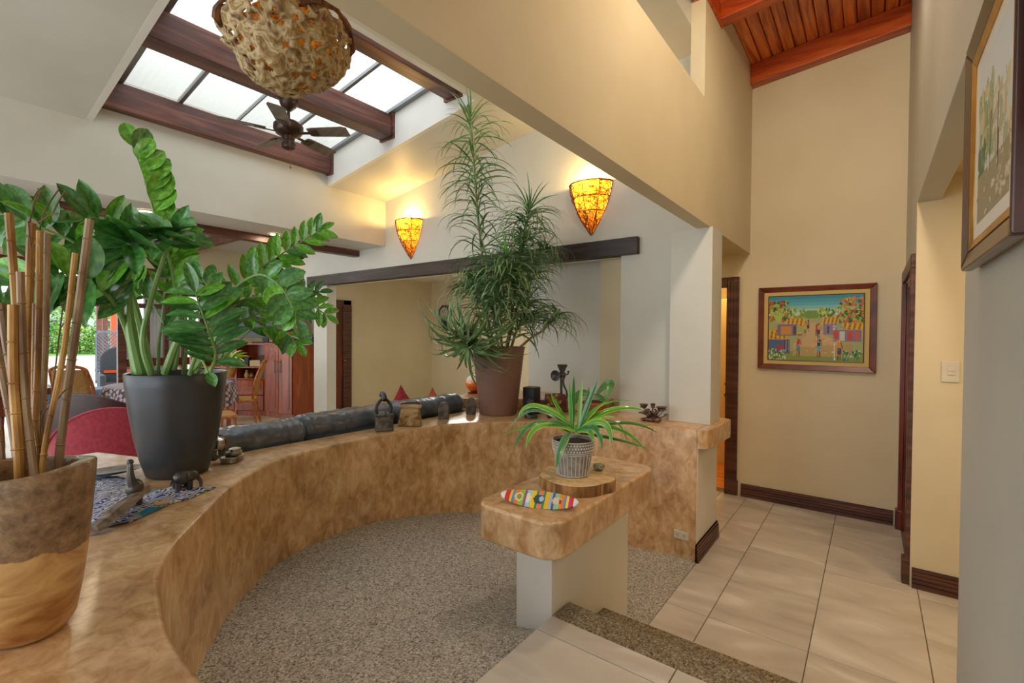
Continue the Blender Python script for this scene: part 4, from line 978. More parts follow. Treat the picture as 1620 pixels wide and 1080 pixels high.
mx=N.new('ShaderNodeMix'); mx.data_type='RGBA'; K.new(gt.outputs[0],mx.inputs[0]); K.new(r1.outputs[0],mx.inputs[6]); K.new(r2.outputs[0],mx.inputs[7]); K.new(mx.outputs[2],b.inputs['Base Color'])
b.inputs['Roughness'].default_value=.35; b.inputs['Coat Weight'].default_value=.3
bp=N.new('ShaderNodeBump'); bp.inputs['Strength'].default_value=.35; bp.inputs['Distance'].default_value=.01; K.new(n3.outputs[0],bp.inputs['Height']); K.new(bp.outputs[0],b.inputs['Normal'])
vs=[]; fs=[]; prof=[(.0,.0),(.045,0),(.070,.006),(.084,.03),(.097,.10),(.108,.18),(.116,.26),(.121,.33),(.123,.365),(.120,.37),(.112,.371),(.092,.368),(.088,.35),(.085,.25),(.0,.25)]
n=56
for j,(r,z) in enumerate(prof):
    for k in range(n):
        a=2*PI*k/n; q=1+.035*math.sin(2*a+.6)+.02*math.sin(3*a+1.3)+.02*noise.noise(Vector((math.cos(a)*1.3,math.sin(a)*1.3,z*6))); zz=z+(.006*math.sin(2*a) if z>.35 else 0)
        vs.append((pb.x+r*q*math.cos(a),pb.y+r*q*math.sin(a),.93+zz))
for j in range(len(prof)-1):
    for k in range(n): fs.append((j*n+k,j*n+(k+1)%n,(j+1)*n+(k+1)%n,(j+1)*n+k))
build('log', MB().add(vs,fs), lm, t, angle=50)
BAM=[mat('dry_bamboo', ['#7a5222','#a8793a','#c39a5a'], .45, 9, (4,4,.6), rnd=.4), mat('grey_bamboo', ['#6e5336','#94785a','#a88e6e'], .5, 9, (4,4,.6), rnd=.3)]
def cane(path, r, m, d0=1.1):
    P_=px3(path); n=14; sm=[]; rad=[]
    sp_=spline(P_,10); L=len(sp_)
    for k,p_ in enumerate(sp_): sm.append(p_)
    tot=sum((sm[i+1]-sm[i]).length for i in range(L-1)); acc=0; pts_=[]; rd=[]; step=.09; nxt=step*.5
    for i in range(L-1):
        a,b=sm[i],sm[i+1]; pts_.append(a); rd.append(r)
        if acc+(b-a).length>nxt:
            q=a.lerp(b,.5); u=(b-a).normalized()*.0022
            pts_ += [q-u,q,q+u]; rd += [r*.96,r*1.22,r*.96]; nxt+=step*RR.uniform(.8,1.2)
        acc+=(b-a).length
    pts_.append(sm[-1]); rd.append(r)
    return build('cane', MB().tube(pts_, rd, 8), m, t)
CN=[([(38,800,1.12),(34,715,1.12),(26,500,1.1),(14,337,1.08)],.0078,0),([(55,800,1.12),(52,710,1.12),(44,560,1.14),(50,353,1.12)],.0085,0),
    ([(58,800,1.1),(54,710,1.1),(60,560,1.1),(63,365,1.1)],.0065,0),([(74,800,1.15),(66,700,1.15),(72,540,1.15),(75,369,1.15)],.0065,1),
    ([(60,800,1.08),(72,700,1.08),(100,560,1.08),(119,400,1.08)],.0058,0),([(92,800,1.12),(95,710,1.12),(120,520,1.12),(142,347,1.12)],.0085,1),
    ([(32,800,1.06),(30,715,1.06),(22,600,1.06),(21,482,1.06)],.0095,0),([(46,800,1.14),(42,700,1.14),(20,590,1.14),(2,480,1.14)],.010,1),
    ([(28,800,1.16),(26,715,1.16),(10,620,1.16),(-14,520,1.16)],.009,1),([(62,800,1.07),(48,700,1.07),(38,600,1.07),(32,430,1.07)],.0075,1),([(8,800,1.1),(3,720,1.1),(-2,680,1.1)],.006,1),
    ([(70,800,1.1),(60,700,1.1),(54,640,1.1),(56,480,1.1)],.0055,0)]
for path,r,k in CN: cane(path,r,BAM[k])
TW=mat('dry_twig', ['#4a3726','#7a6040'], .8, 30)
for path in ([(47,352,1.12),(52,330,1.12),(58,310,1.12),(66,302,1.12)],[(58,318,1.12),(63,305,1.12),(60,298,1.12)],[(62,365,1.1),(70,335,1.1),(82,315,1.1),(92,301,1.1)],[(60,352,1.1),(80,340,1.1),(92,338,1.1)],[(82,340,1.1),(92,320,1.1),(103,302,1.1)],[(62,370,1.1),(50,390,1.1),(45,350,1.1)],
             [(66,720,1.1),(85,600,1.1),(95,520,1.1),(100,480,1.1)],[(72,720,1.12),(66,660,1.12),(84,640,1.12)],[(95,520,1.1),(108,500,1.1),(112,486,1.1)],[(85,640,1.1),(100,620,1.1),(112,612,1.1)]):
    build('twig', MB().tube(spline(px3(path),4), .0016, 5), TW, t)
# ------------------------------------------------------------------ small things on the ledge
def cup(verts): return verts
IRON = mat('cast_iron', ['#4a4744','#6b6762','#807b74'], .55, 25, metal=.3, bump=.4, bscale=60)
IRONB = mat('blackened_iron', ['#2c3136','#42484e'], .4, 20, metal=.3)
def loc(px, py, z=.93, **k): return at(px, py, z=z, **k)
# view-facing basis: x to the right of the picture, y away from the camera
AV = YAW*-1
def face(p, extra=0):
    a = math.atan2(-(p.x), p.y); return a+extra      # rotates local -y towards the camera
# charcoal iron
p = loc(607,681); t = thing('charcoal_iron', p, 'dark cast charcoal iron with hooked handle on the ledge, first of the ledge irons', 'iron')
A = TR(p.x,p.y,p.z,face(p)+.2)
build('body', MB(A).prism([(-.062,-.04),(.062,-.04),(.05,.06),(0,.12),(-.05,.06)],.001,.105,top=[(-.056,-.036),(.056,-.036),(.045,.054),(0,.108),(-.045,.054)]), IRON, t, bevel=.006)
build('lid', MB(A).prism([(-.064,-.044),(.064,-.044),(.05,.06),(0,.12),(-.05,.06)],.106,.118), IRON, t, bevel=.004)
build('handle', MB(A).tube(spline([(-.045,0,.118),(-.05,0,.16),(-.03,0,.20),(0,0,.225)],4),.011,8).tube(spline([(.045,0,.118),(.05,0,.16),(.03,0,.20),(0,0,.225)],4),.011,8).tube(spline([(0,-.04,.215),(0,-.0,.245),(0,.04,.25),(0,.08,.235)],4),.017,8), IRONB, t)
build('latch', MB(A).tube([(.0,-.045,.10),(.0,-.06,.12),(0,-.05,.14)],.007,6).ball((.062,0,.125),.012), IRON, t)
# cowbell of wood
p = loc(649,673); t = thing('wooden_cowbell', p, 'pale carved wooden bell on the ledge between the charcoal iron and the flat irons', 'bell')
A = TR(p.x,p.y,p.z,face(p)-.15)
PALE = mat('weathered_pale_wood', ['#7a5a34','#b39463','#cdb487','#a5845a'], .7, 9, (1,1,2), bump=.7, dist=1)
build('body', MB(A).prism([(-.088,-.045),(.088,-.045),(.085,.045),(-.085,.045)],.001,.13,top=[(-.062,-.03),(.062,-.03),(.062,.03),(-.062,.03)]), PALE, t, bevel=.014, segs=3)
build('lip', MB(A).prism(rrect(-.082,.082,-.036,.036,.02),.128,.15), PALE, t, bevel=.008)
build('handle', MB(A).tube(spline([(-.065,0,.145),(-.05,0,.162),(.05,0,.165),(.065,0,.148)],4),.006,6), mat('rusty_wire',['#4a2a1c'],.6), t)
def flatiron(px,py,w_,h_,label,rz):
    p = loc(px,py); t = thing('flat_iron', p, label, 'iron')
    A = TR(p.x,p.y,p.z,face(p)+rz); o=[(-w_,0),(w_,0)]+[(w_*math.cos(a)**.8 if math.cos(a)>0 else -w_*(-math.cos(a))**.8, h_*.45+h_*.55*math.sin(a)) for a in lin(0.001,PI-.001,12)]
    B = A@Matrix.Rotation(PI/2,4,'X')
    build('sole_plate', MB(B@Matrix.Translation((0,.001,-.015))).prism(o,0,.028), IRON, t, bevel=.005, angle=60)
    build('handle', MB(A).tube(spline([(0,.012,h_*.2),(0,.07,h_*.25),(0,.075,h_*.6),(0,.012,h_*.65)],4),.009,7), IRONB, t)
flatiron(702,663,.043,.135,'pointed flat iron standing on end beside the wooden bell',-.1)
flatiron(745,655,.040,.14,'narrow flat iron standing on end beside the brown ribbed pot',.1)
# small grinder near pot
p = loc(362,730); t = thing('spirit_burner', p, 'small tarnished metal burner with a round silver tank beside the charcoal pot', 'ornament')
A = TR(p.x,p.y,p.z,face(p)-.5); STE = mat('tarnished_steel', ['#6f675a','#a39a88','#c4bba8'], .32, 10, metal=.75)
build('base', MB(A).prism(rrect(-.03,.055,-.05,.06,.02),.001,.03), STE, t, bevel=.006)
build('plate', MB(A).prism(rrect(-.02,.05,-.02,.055,.025),.03,.052), STE, t, bevel=.008)
build('dial', MB(A@TR(.02,.02,.052)).lathe([(.03,0),(.028,.012),(.012,.018)],20), STE, t)
build('tank', MB(A@TR(-.045,-.01,.062)).lathe([(.012,0),(.032,.012),(.038,.035),(.034,.055),(.02,.066),(.008,.07)],24), mat('polished_silver',['#b8b2a4'],.12,metal=1), t)
build('bail', MB(A@TR(-.045,-.01,.062)).tube([(.042*math.cos(2*PI*k/20),.0,.034+.044*math.sin(2*PI*k/20)) for k in range(21)],.003,6), BRASS, t)
build('knob', MB(A).ball((-.055,-.035,.03),.018), IRON, t)
build('post', MB(A).tube([(-.045,-.01,.02),(-.045,-.01,.066)],.009,8), STE, t)
# cloth with figures and dish
cl = bpy.data.materials.new('indigo_print_cloth'); cl.use_nodes=True; N=cl.node_tree.nodes; K=cl.node_tree.links; b=N['Principled BSDF']; b.inputs['Roughness'].default_value=.85
tc=N.new('ShaderNodeTexCoord'); wv=N.new('ShaderNodeTexWave'); wv.inputs['Scale'].default_value=22; wv.inputs['Distortion'].default_value=14; wv.inputs['Detail'].default_value=1.5; wv.inputs['Detail Scale'].default_value=1.4
K.new(tc.outputs['Object'],wv.inputs['Vector']); rp=N.new('ShaderNodeValToRGB'); K.new(wv.outputs[0],rp.inputs[0]); e=rp.color_ramp.elements; e[0].position=.48; e[0].color=(*hexc('#2a3f8c'),1); e[1].position=.56; e[1].color=(*hexc('#d3d0c6'),1)
ns=N.new('ShaderNodeTexNoise'); ns.inputs['Scale'].default_value=5; K.new(tc.outputs['Object'],ns.inputs['Vector']); r2=N.new('ShaderNodeValToRGB'); K.new(ns.outputs[0],r2.inputs[0]); e=r2.color_ramp.elements; e[0].position=.58; e[0].color=(0,0,0,1); e[1].position=.62; e[1].color=(1,1,1,1)
mx=N.new('ShaderNodeMix'); mx.data_type='RGBA'; K.new(r2.outputs[0],mx.inputs[0]); K.new(rp.outputs[0],mx.inputs[6]); mx.inputs[7].default_value=(*hexc('#1f6f8c'),1); K.new(mx.outputs[2],b.inputs['Base Color'])
out=[(342,771),(300,790),(272,797),(240,812),(205,828),(172,834),(140,835),(120,800),(130,762),(165,752),(196,756),(220,772),(262,782),(300,771)]
Q=[loc(x,y) for x,y in out]; cen=sum(Q,Vector((0,0,0)))/len(Q)
mb=MB(); vs=[cen+Vector((0,0,.02))]; rg=10; ns_=84; 
def edge(k):
    f_=k/ns_*len(Q); i=int(f_)%len(Q); return Q[i].lerp(Q[(i+1)%len(Q)],f_-int(f_))
for j in range(1,rg+1):
    for k in range(ns_):
        q=cen.lerp(edge(k),j/rg); h=.022*(1-(j/rg)**3)*(.5+.9*abs(noise.noise(Vector((q.x*13,q.y*13,1)))))+.0025+.008*abs(noise.noise(Vector((q.x*30,q.y*30,5))))
        vs.append((q.x,q.y,.93+h))
fs=[(0,1+k,1+(k+1)%ns_) for k in range(ns_)]
for j in range(rg-1):
    for k in range(ns_): a=1+j*ns_; fs.append((a+k,a+ns_+k,a+ns_+(k+1)%ns_,a+(k+1)%ns_))
o=build('patterned_cloth', mb.add(vs,fs), cl, angle=180); so=o.modifiers.new('t','SOLIDIFY'); so.thickness=.002; so.offset=1
tag(o,'crumpled indigo and white patterned cloth with turquoise hem in front of the charcoal pot','cloth')
p = loc(213,800,.95); t = thing('swan_carving', p, 'slender dark carved long-necked bird standing on the patterned cloth', 'figurine')
EB = mat('dark_carved_wood', ['#1e1a18','#37302c','#4a423d'], .35, 15, coat=.3)
A = TR(p.x,p.y,p.z+.002,face(p))
build('body', MB(A).ball((0,0,.065),.036,14,sc=(.8,1.1,.95)).tube([(-.01,.0,.04),(-.012,0,.0)],[.014,.009],8).tube([(.012,0,.04),(.014,0,0)],[.014,.009],8).tube([(0,.03,.06),(0,.05,.03)],[.02,.01],8), EB, t)
build('neck', MB(A).tube(spline([(-.005,-.02,.08),(-.012,-.02,.12),(-.012,-.015,.165)],5),[.016,.0155,.015,.014,.013,.012,.011,.010,.009,.008,.008],8).ball((-.012,-.02,.168),.011), EB, t)
build('beak', MB(A).tube([(-.012,-.02,.168),(-.012,-.045,.155)],[.006,.001],6), EB, t)
p = loc(290,777,.935); t = thing('elephant_carving', p, 'small dark carved elephant at the foot of the charcoal pot', 'figurine')
A = TR(p.x,p.y,p.z,face(p)+.3)
build('body', MB(A).ball((0,0,.058),.036,16,sc=(1.05,.85,.8)), EB, t)
build('head', MB(A).ball((.03,-.012,.062),.022,12).tube(spline([(.045,-.02,.055),(.055,-.025,.035),(.056,-.028,.012)],4),[.010,.009,.009,.008,.008,.007,.007,.006,.006],7), EB, t)
for dx,dy in ((-.022,-.014),(.018,-.016),(-.022,.016),(.018,.016)): build('leg', MB(A).tube([(dx,dy,.045),(dx,dy,0)],[.013,.011],8), EB, t)
for s_ in (-1,1): build('ear', MB(A).ball((.02,-.012+s_*.022,.066),.018,10,sc=(.8,.25,1)), EB, t)
build('tail', MB(A).tube([(-.036,0,.065),(-.045,0,.035)],.003,5), EB, t)
p = loc(256,797,.938); o = build('oval_token', MB(TR(p.x,p.y,p.z,face(p))).lathe([(0,0),(.024,0),(.027,.004),(.024,.009),(0,.011)],24,sx=1,sy=.62), PALE, None, origin=p)
tag(o,'smooth pale oval wooden disc lying on the patterned cloth','ornament')
a_=loc(148,838,.95); b_=loc(236,772,1.0); o = MB(); sm=[a_.lerp(b_,k/12)+Vector((0,0,.012*math.sin(k/12*PI))) for k in range(13)]
side=(b_-a_).cross(Vector((0,0,1))).normalized(); vs=[]
for k,q in enumerate(sm):
    w2=.042*math.sin(PI*(k+.8)/13.2)**.6*(1.2-.8*k/12); vs += [q-side*w2+Vector((0,0,-.02)),q-side*w2*.4+Vector((0,0,.012)),q+side*w2*.4+Vector((0,0,.014)),q+side*w2+Vector((0,0,-.006)),q+Vector((0,0,-.016))]
fs=[]
for k in range(12):
    for i in range(5): fs.append((k*5+i,k*5+(i+1)%5,k*5+5+(i+1)%5,k*5+5+i))
fs += [(0,1,2,3,4)[::-1], tuple(60+i for i in range(5))]
o=build('driftwood_ornament', o.add(vs,fs), mat('grey_driftwood',['#5a4b42','#7f6f64','#95877b'],.7,10,(1,1,1),dist=2,bump=.4), None, origin=a_)
tag(o,'long grey-brown wooden blade leaning across the patterned cloth','ornament')
p = loc(176,748,.955); t=thing('shallow_dish', p, 'shallow grey oval dish behind the long-necked bird carving', 'dish')
build('dish', MB(TR(p.x,p.y,.951,face(p))).lathe([(0,.004),(.08,.004),(.12,.016),(.125,.019),(.118,.02),(.08,.01),(0,.009)],36,sy=.55), mat('pewter',['#6d6a6a','#8f8c8c'],.3,8,metal=.5), t)

# ------------------------------------------------------------------ group at the back corner of the ledge
p = at(841,637,Y=3.28); p.z=.93; t=thing('speaker_box', p, 'small black upright box among the ornaments right of the brown pot', 'speaker')
build('cabinet', MB(TR(p.x,p.y,.931,face(p)-.5)).prism(rrect(-.058,.058,-.058,.058,.015),0,.225), BLACKM, t, bevel=.006)
build('grille', MB(TR(p.x,p.y,.931,face(p)-.5)).box(-.05,.05,-.0615,-.058,.02,.15), mat('speaker_cloth',['#1f2429','#2c333a'],.9,60), t)
p = loc(840,661); t=thing('coffee_mill', p, 'black iron mill with tilted hopper standing in front of the black box', 'mill')
A=TR(p.x,p.y,p.z+.001,face(p))
build('base', MB(A).lathe([(.05,0),(.052,.01),(.045,.028),(.02,.034)],22), IRONB, t)
build('body', MB(A).ball((-.005,0,.075),.038,14,sc=(1.05,.9,1.1)).ball((-.008,0,.125),.03,12), IRONB, t)
build('arm', MB(A).tube(spline([(.01,0,.09),(.06,-.01,.085),(.10,-.015,.065),(.13,-.02,.04)],4),[.018,.017,.016,.015,.014,.013,.012,.011,.010,.009,.009,.009,.009],8).ball((.145,-.02,.022),.021), IRONB, t)
p = at(877,648,Y=3.50); p.z=.93; t=thing('driftwood_box', p, 'rough brown driftwood block box behind the striped leaves', 'box')
A=TR(p.x,p.y,.931,face(p)+.25); 
build('box', MB(A).prism([(-.085,-.06),(.1,-.06),(.1,.07),(-.085,.07)],0,.15,top=[(-.07,-.05),(.085,-.05),(.085,.06),(-.07,.06)]), mat('red_brown_box',['#4a2418','#6b3a2a'],.5,6), t, bevel=.006)
bk=MB(A); 
for k in range(26): bk.ball((-.075+.15*R2.random()*.75,-.062,.012+.125*R2.random()),.02*R2.uniform(.6,1.1),8,sc=(1,.5,1),dist=.5,seed=k)
build('rough_bark', bk, mat('rough_bark_front',['#5a3a1c','#a07a48','#c4a272'],.85,22,bump=.9), t)['kind']='stuff'
p = at(890,640,Y=3.72); p.z=1.02; t=thing('grain_mill', p, 'tall grey metal hand mill with funnel and round horn above the driftwood box', 'mill')
MG=mat('grey_cast_metal',['#56585a','#6f7274'],.42,14,metal=.55); A=TR(p.x,p.y,p.z+.001,face(p))
build('foot', MB(A).lathe([(.045,0),(.045,.012),(.02,.02)],20), MG, t)
build('post', MB(A).tube([(-.012,0,.01),(-.016,0,.20)],.011,8), MG, t)
build('bracket', MB(A).tube(spline([(.04,0,.01),(.035,0,.06),(.012,0,.11),(.004,0,.15),(.012,0,.19)],5),.009,8), MG, t)
build('barrel', MB(A@TR(-.01,0,.21,0,0,PI/2)).lathe([(.022,-.035),(.026,0),(.022,.035)],16), MG, t)
build('hopper', MB(A@TR(-.006,0,.222)).lathe([(.018,0),(.024,.02),(.046,.072),(.048,.08),(.042,.08),(.02,.03)],24,cap=False), MG, t)
build('horn', MB(A@TR(-.055,-.03,.205,-.5,0,0)@Matrix.Rotation(PI/2,4,'X')).lathe([(.012,-.03),(.016,0),(.044,.02),(.05,.026),(.044,.027),(.014,.008),(0,.006)],24), MG, t)
build('crank', MB(A).tube([(.025,0,.21),(.045,-.01,.215),(.05,-.015,.235)],.007,7).ball((.05,-.015,.24),.011), MG, t)
# orchid
p = at(941,655,z=.93); t=thing('potted_orchid', p, 'orchid with broad drooping leaf in a terracotta bowl on the ledge', 'plant')
TERR=mat('terracotta',['#8a4a2a','#a8603a'],.75,12)
build('pot', MB(TR(p.x,p.y,.931)).lathe([(0,0),(.062,0),(.07,.01),(.098,.085),(.106,.09),(.106,.105),(.096,.105),(.088,.09)],32,cap=False), TERR, t)
build('bark_mix', MB(TR(p.x,p.y,.931)).lathe([(0,.105),(.05,.112),(.092,.094)],20,cap=False), mat('orchid_bark',['#2a1a10','#6b4a2c'],.9,50,bump=1), t)
pd=(p-CAM).dot(_f)
for (x0,y0,x1,y1,x2,y2,wd) in ((945,622,965,605,958,630,.07),(935,625,918,622,908,640,.06),(940,625,948,628,962,640,.05)):
    A_,B_,C_=at(x0,y0,d=pd),at(x1,y1,d=pd),at(x2,y2,d=pd-.05); 
    P_=[A_*(1-u)**2+(B_*2-(A_+C_)*.5)*2*u*(1-u)+C_*u*u for u in lin(0,1,8)]; mb=MB(); vs=[]
    for k,q in enumerate(P_):
        T=(P_[min(k+1,8)]-P_[max(k-1,0)]).normalized(); s_=T.cross((CAM-q).normalized()+Vector((0,0,.3))).normalized(); w2=wd*.5*math.sin(PI*(k+.5)/9)**.55; vs += [q-s_*w2,q-s_.cross(T)*w2*.2,q+s_*w2]
    build('leaf', mb.add(vs,[f for k in range(8) for f in ((3*k,3*k+1,3*k+4,3*k+3),(3*k+1,3*k+2,3*k+5,3*k+4))]), GZ[0], t, angle=180)
# bronze fungus sculpture
p = loc(1030,667); t=thing('mushroom_sculpture', p, 'small brown metal cluster of mushrooms on pebbles at the column foot', 'sculpture')
BF=mat('brown_patina',['#3f2c24','#6b5448','#8a7468'],.4,30,metal=.5,bump=.4); A=TR(p.x,p.y,p.z,face(p))
for (dx,dy,r,sc_) in ((-.055,.02,.022,1),(-.01,-.01,.034,1),(.045,-.015,.03,1.15),(.02,.03,.025,1)):
    build('stone', MB(A).ball((dx,dy,r*.62*sc_),r,12,sc=(1.1,.9,.62*sc_),dist=.2,seed=dx*90), BF, t)
for k in range(20):
    bx_=R2.choice([-.012,.045,.02]); ex=R2.uniform(-.09,.11); ez=R2.uniform(.055,.11); ey=R2.uniform(-.04,.04); r=R2.uniform(.010,.02)
    st=build('mushroom', MB(A).tube(spline([(bx_,0,.035),((bx_+ex)*.5,ey*.5,ez*.7),(ex,ey,ez)],4),.0035,5).add(*(lambda q:(q.v,q.f))(MB(TR(ex,ey,ez)).lathe([(.003,-.004),(r,.0),(r*.9,.006),(0,.010)],12))), BF, t)
for (dx,dz,r) in ((-.055,.13,.034),(.012,.135,.02),(.075,.115,.042)):
    build('cap', MB(A).add(*(lambda q:(q.v,q.f))(MB(TR(dx,0,dz)).lathe([(.006,-.03),(.018,-.022),(r*.7,-.012),(r,.004),(r*.85,.006),(0,.0)],18))), BF, t)
    build('cap_stem', MB(A).tube(spline([(.0 if dx<0.05 else .045,0,.03),(dx*.6,0,.07),(dx,0,dz-.02)],4),.006,6), BF, t)
# orange globe on stand
p = at(750,627,Y=3.45); p.z=1.02; t=thing('glass_globe', p, 'round orange glass globe with white top on a red stand behind the brown pot', 'ornament')
build('stand', MB(TR(p.x,p.y,1.021)).lathe([(.06,0),(.065,.008),(.03,.018),(.028,.024)],24), mat('red_lacquer',['#7a1f10'],.25,coat=.5), t)
q=MB(TR(p.x,p.y,1.12)); q.ball((0,0,0),.085,28,sc=(1,1,1.02))
og=bpy.data.materials.new('orange_white_glass'); og.use_nodes=True; N=og.node_tree.nodes; K=og.node_tree.links; b=N['Principled BSDF']; b.inputs['Roughness'].default_value=.12; b.inputs['Coat Weight'].default_value=.6
tc=N.new('ShaderNodeTexCoord'); sp=N.new('ShaderNodeSeparateXYZ'); K.new(tc.outputs['Object'],sp.inputs[0]); rp=N.new('ShaderNodeValToRGB'); mr=N.new('ShaderNodeMapRange'); mr.inputs[1].default_value=0; mr.inputs[2].default_value=.2; K.new(sp.outputs[2],mr.inputs[0]); K.new(mr.outputs[0],rp.inputs[0])
e=rp.color_ramp.elements; e[0].position=.3; e[0].color=(*hexc('#d24a08'),1); e[1].position=.68; e[1].color=(*hexc('#efe2cc'),1); z_=e.new(.55); z_.color=(*hexc('#f08a2c'),1); K.new(rp.outputs[0],b.inputs['Base Color'])
build('globe', q, og, t)
# things on the pedestal: pebble and painted boat-shaped board
p=at(947,744,z=.951); o=build('pebble', MB(TR(p.x,p.y,p.z)).ball((0,0,.017),.026,16,sc=(1.1,.9,.68),dist=.35,seed=4), mat('speckled_stone',['#6b6550','#a39c7c','#57604a'],.8,60,bump=.5), None, origin=p); tag(o,'small speckled stone on the wood slice beside the striped pot','stone')
a_=at(796,779,z=.93); b_=at(917,793,z=.93); mid=(a_+b_)/2; L=(b_-a_).length; ang=math.atan2(b_.y-a_.y,b_.x-a_.x)
t=thing('painted_board', (mid.x,mid.y,.90), 'long pointed board painted in bright cross stripes, on the pedestal edge', 'painted ornament')
A=TR(mid.x,mid.y,.90,ang)@Matrix.Rotation(math.radians(38),4,'X')
strp=['#e8e4dc','#e8e4dc','#c9283a','#c9283a','#e2c51f','#4f86c4','#e07a2a','#e07a2a','#8fb84a','#8fb84a','#8a5a7a','#9cc4dc','#9cc4dc','#e2c51f','#e2c51f','#2f8a5a','#e07a5a','#e07a5a','#2f8a5a','#e2b52f','#e2b52f','#8cb4dc','#5f4f7a','#7fc09a','#7fc09a','#d98a2a','#e07a2a','#6f86b4','#e6d23a','#c9386a','#c9283a','#d9dcdc','#cfd8d4']
n=len(strp); mb=MB(A)
def hw(u): return .038*math.sin(PI*min(1,max(0,u)))**.5+.003
PT=colmat('painted_stripes',.35,coat=.3)
cv=Canvas(66,16,'#ffffff')
for k in range(n): cv.rect(k/n,0,(k+1)/n+.001,1,strp[k])
cv.ell(.24,.5,.055,.3,'#d9cfa0'); cv.ell(.24,.5,.03,.2,'#8a9a4a'); cv.ell(.5,.5,.07,.28,'#2f4a5c'); cv.ell(.53,.55,.03,.15,'#a9c4d4'); cv.ell(.36,.5,.03,.3,'#e4dccc'); cv.ell(.73,.5,.06,.22,'#d9c0a0'); cv.ell(.77,.45,.02,.15,'#8a3a2a')
vs=[]; fs=[]; cs=[]
W_,H_=66,16
for sgn in (1,-1):
    n0=len(vs)
    for j in range(H_+1):
        for i in range(W_+1):
            u=i/W_; v=-1+2*j/H_; vs.append(((u-.5)*L,v*hw(u),.03+ .006*sgn*(1-v*v*.6)+.012*(2*u-1)**2))
    for j in range(H_):
        for i in range(W_):
            a=n0+j*(W_+1)+i; f_=(a,a+1,a+W_+2,a+W_+1); fs.append(f_ if sgn>0 else f_[::-1]); cs.append(tuple(cv.a[j,i]))
mb.add(vs,fs); mb.c=cs; build('board', mb, PT, t, angle=180)
for u in (-.36,.36): build('foot', MB(TR(mid.x,mid.y,.90,ang)).tube([(u*L,.0,.0015),(u*L,.0,.03)],[.016,.008],8), mat('white_foot',['#d5d5cf'],.4), t)

# ------------------------------------------------------------------ leather sofa behind the ledge
LEA=mat('slate_leather',['#3f4653','#525a69','#636d7d'],.3,6,bump=.9,bscale=14,coat=.25,spec=.6)
t=thing('leather_sofa', (-3.3,1.9,.12), 'long slate grey leather sofa with rolled back behind the curved ledge', 'sofa')
def roll(y0,y1,x,z,r,seed,sx=1.0):
    n=60; m_=28; vs=[]; fs=[]
    for j in range(n+1):
        y=y0+(y1-y0)*j/n; e=min(j,n-j); rr=r*(1 if e>4 else (.6,.78,.88,.94,.98)[e])
        for k in range(m_):
            a=2*PI*k/m_; w_=1+.07*noise.noise(Vector((seed,y*6,math.cos(a)*1.2)))+.08*noise.noise(Vector((y*26,math.sin(a)*1.3+y*5,seed)))
            vs.append((x+rr*w_*sx*math.cos(a),y,z+rr*w_*math.sin(a)))
    for j in range(n):
        for k in range(m_): fs.append((j*m_+k,j*m_+(k+1)%m_,(j+1)*m_+(k+1)%m_,(j+1)*m_+k))
    fs+=[tuple(range(m_)),tuple(n*m_+m_-1-k for k in range(m_))]
    return MB().add(vs,fs)
for y0,y1,x,z in ((1.02,1.60,-2.915,.965),(1.58,2.32,-2.935,.975),(2.30,3.06,-2.93,.98)):
    build('back_roll', roll(y0,y1,x,z,.094,y0,1.25), LEA, t, angle=180)
    build('back_cushion', MB().box(-3.12,-2.86,y0+.01,y1-.01,.5,.93), LEA, t, bevel=.04, segs=4)
    build('seat_cushion', MB().box(-3.75,-3.08,y0+.01,y1-.01,.33,.55), LEA, t, bevel=.05, segs=4)
build('base', MB().box(-3.75,-2.83,1.0,3.08,.16,.34), LEA, t, bevel=.02)
for x,y in ((-3.7,1.08),(-3.7,3.0),(-2.9,1.08),(-2.9,3.0)): build('leg', MB().box(x-.03,x+.03,y-.03,y+.03,.121,.17), DARK, t)
build('armrest', MB().box(-3.75,-2.9,3.06,3.2,.2,.72), LEA, t, bevel=.05, segs=4)
def cushion(px,py,x,sz,rot,m,label):
    p=at(px,py,X=x); c_=p-Vector((0,0,sz*.72)); t=None; n=10; vs=[]; fs=[]
    M_=Matrix.Translation(c_)@Matrix.Rotation(PI/2+.25,4,'Z')@Matrix.Rotation(PI/2-.25,4,'X')@Matrix.Rotation(rot,4,'Z')
    for sg in (1,-1):
        for j in range(n+1):
            for i in range(n+1):
                u=-1+2*i/n; v=-1+2*j/n; k=1-.10*(1-abs(u*v)); bulge=.065*sg*((1-u*u)*(1-v*v))**.45+.004*noise.noise(Vector((u*4,v*4,sg)))
                vs.append((u*sz/2*(1-.08*(1-v*v)),v*sz/2*(1-.08*(1-u*u)),bulge))
    for q_ in range(2):
        for j in range(n):
            for i in range(n):
                a=q_*(n+1)**2+j*(n+1)+i; f_=(a,a+1,a+n+2,a+n+1); fs.append(f_ if q_==0 else f_[::-1])
    o=build('cushion', MB(M_).add(vs,fs), m, None, origin=c_, angle=180); return tag(o,label,'cushion','sofa cushions')
cushion(640,606,-3.2,.44,.62,mat('raspberry_fabric',['#a82c3c','#c23c4a'],.85,60,bump=.2),'raspberry red scatter cushion peeking above the sofa back')
cushion(688,610,-3.2,.40,.55,mat('coral_fabric',['#d8603c','#e8754a'],.85,60,bump=.2),'coral orange scatter cushion peeking above the sofa back')

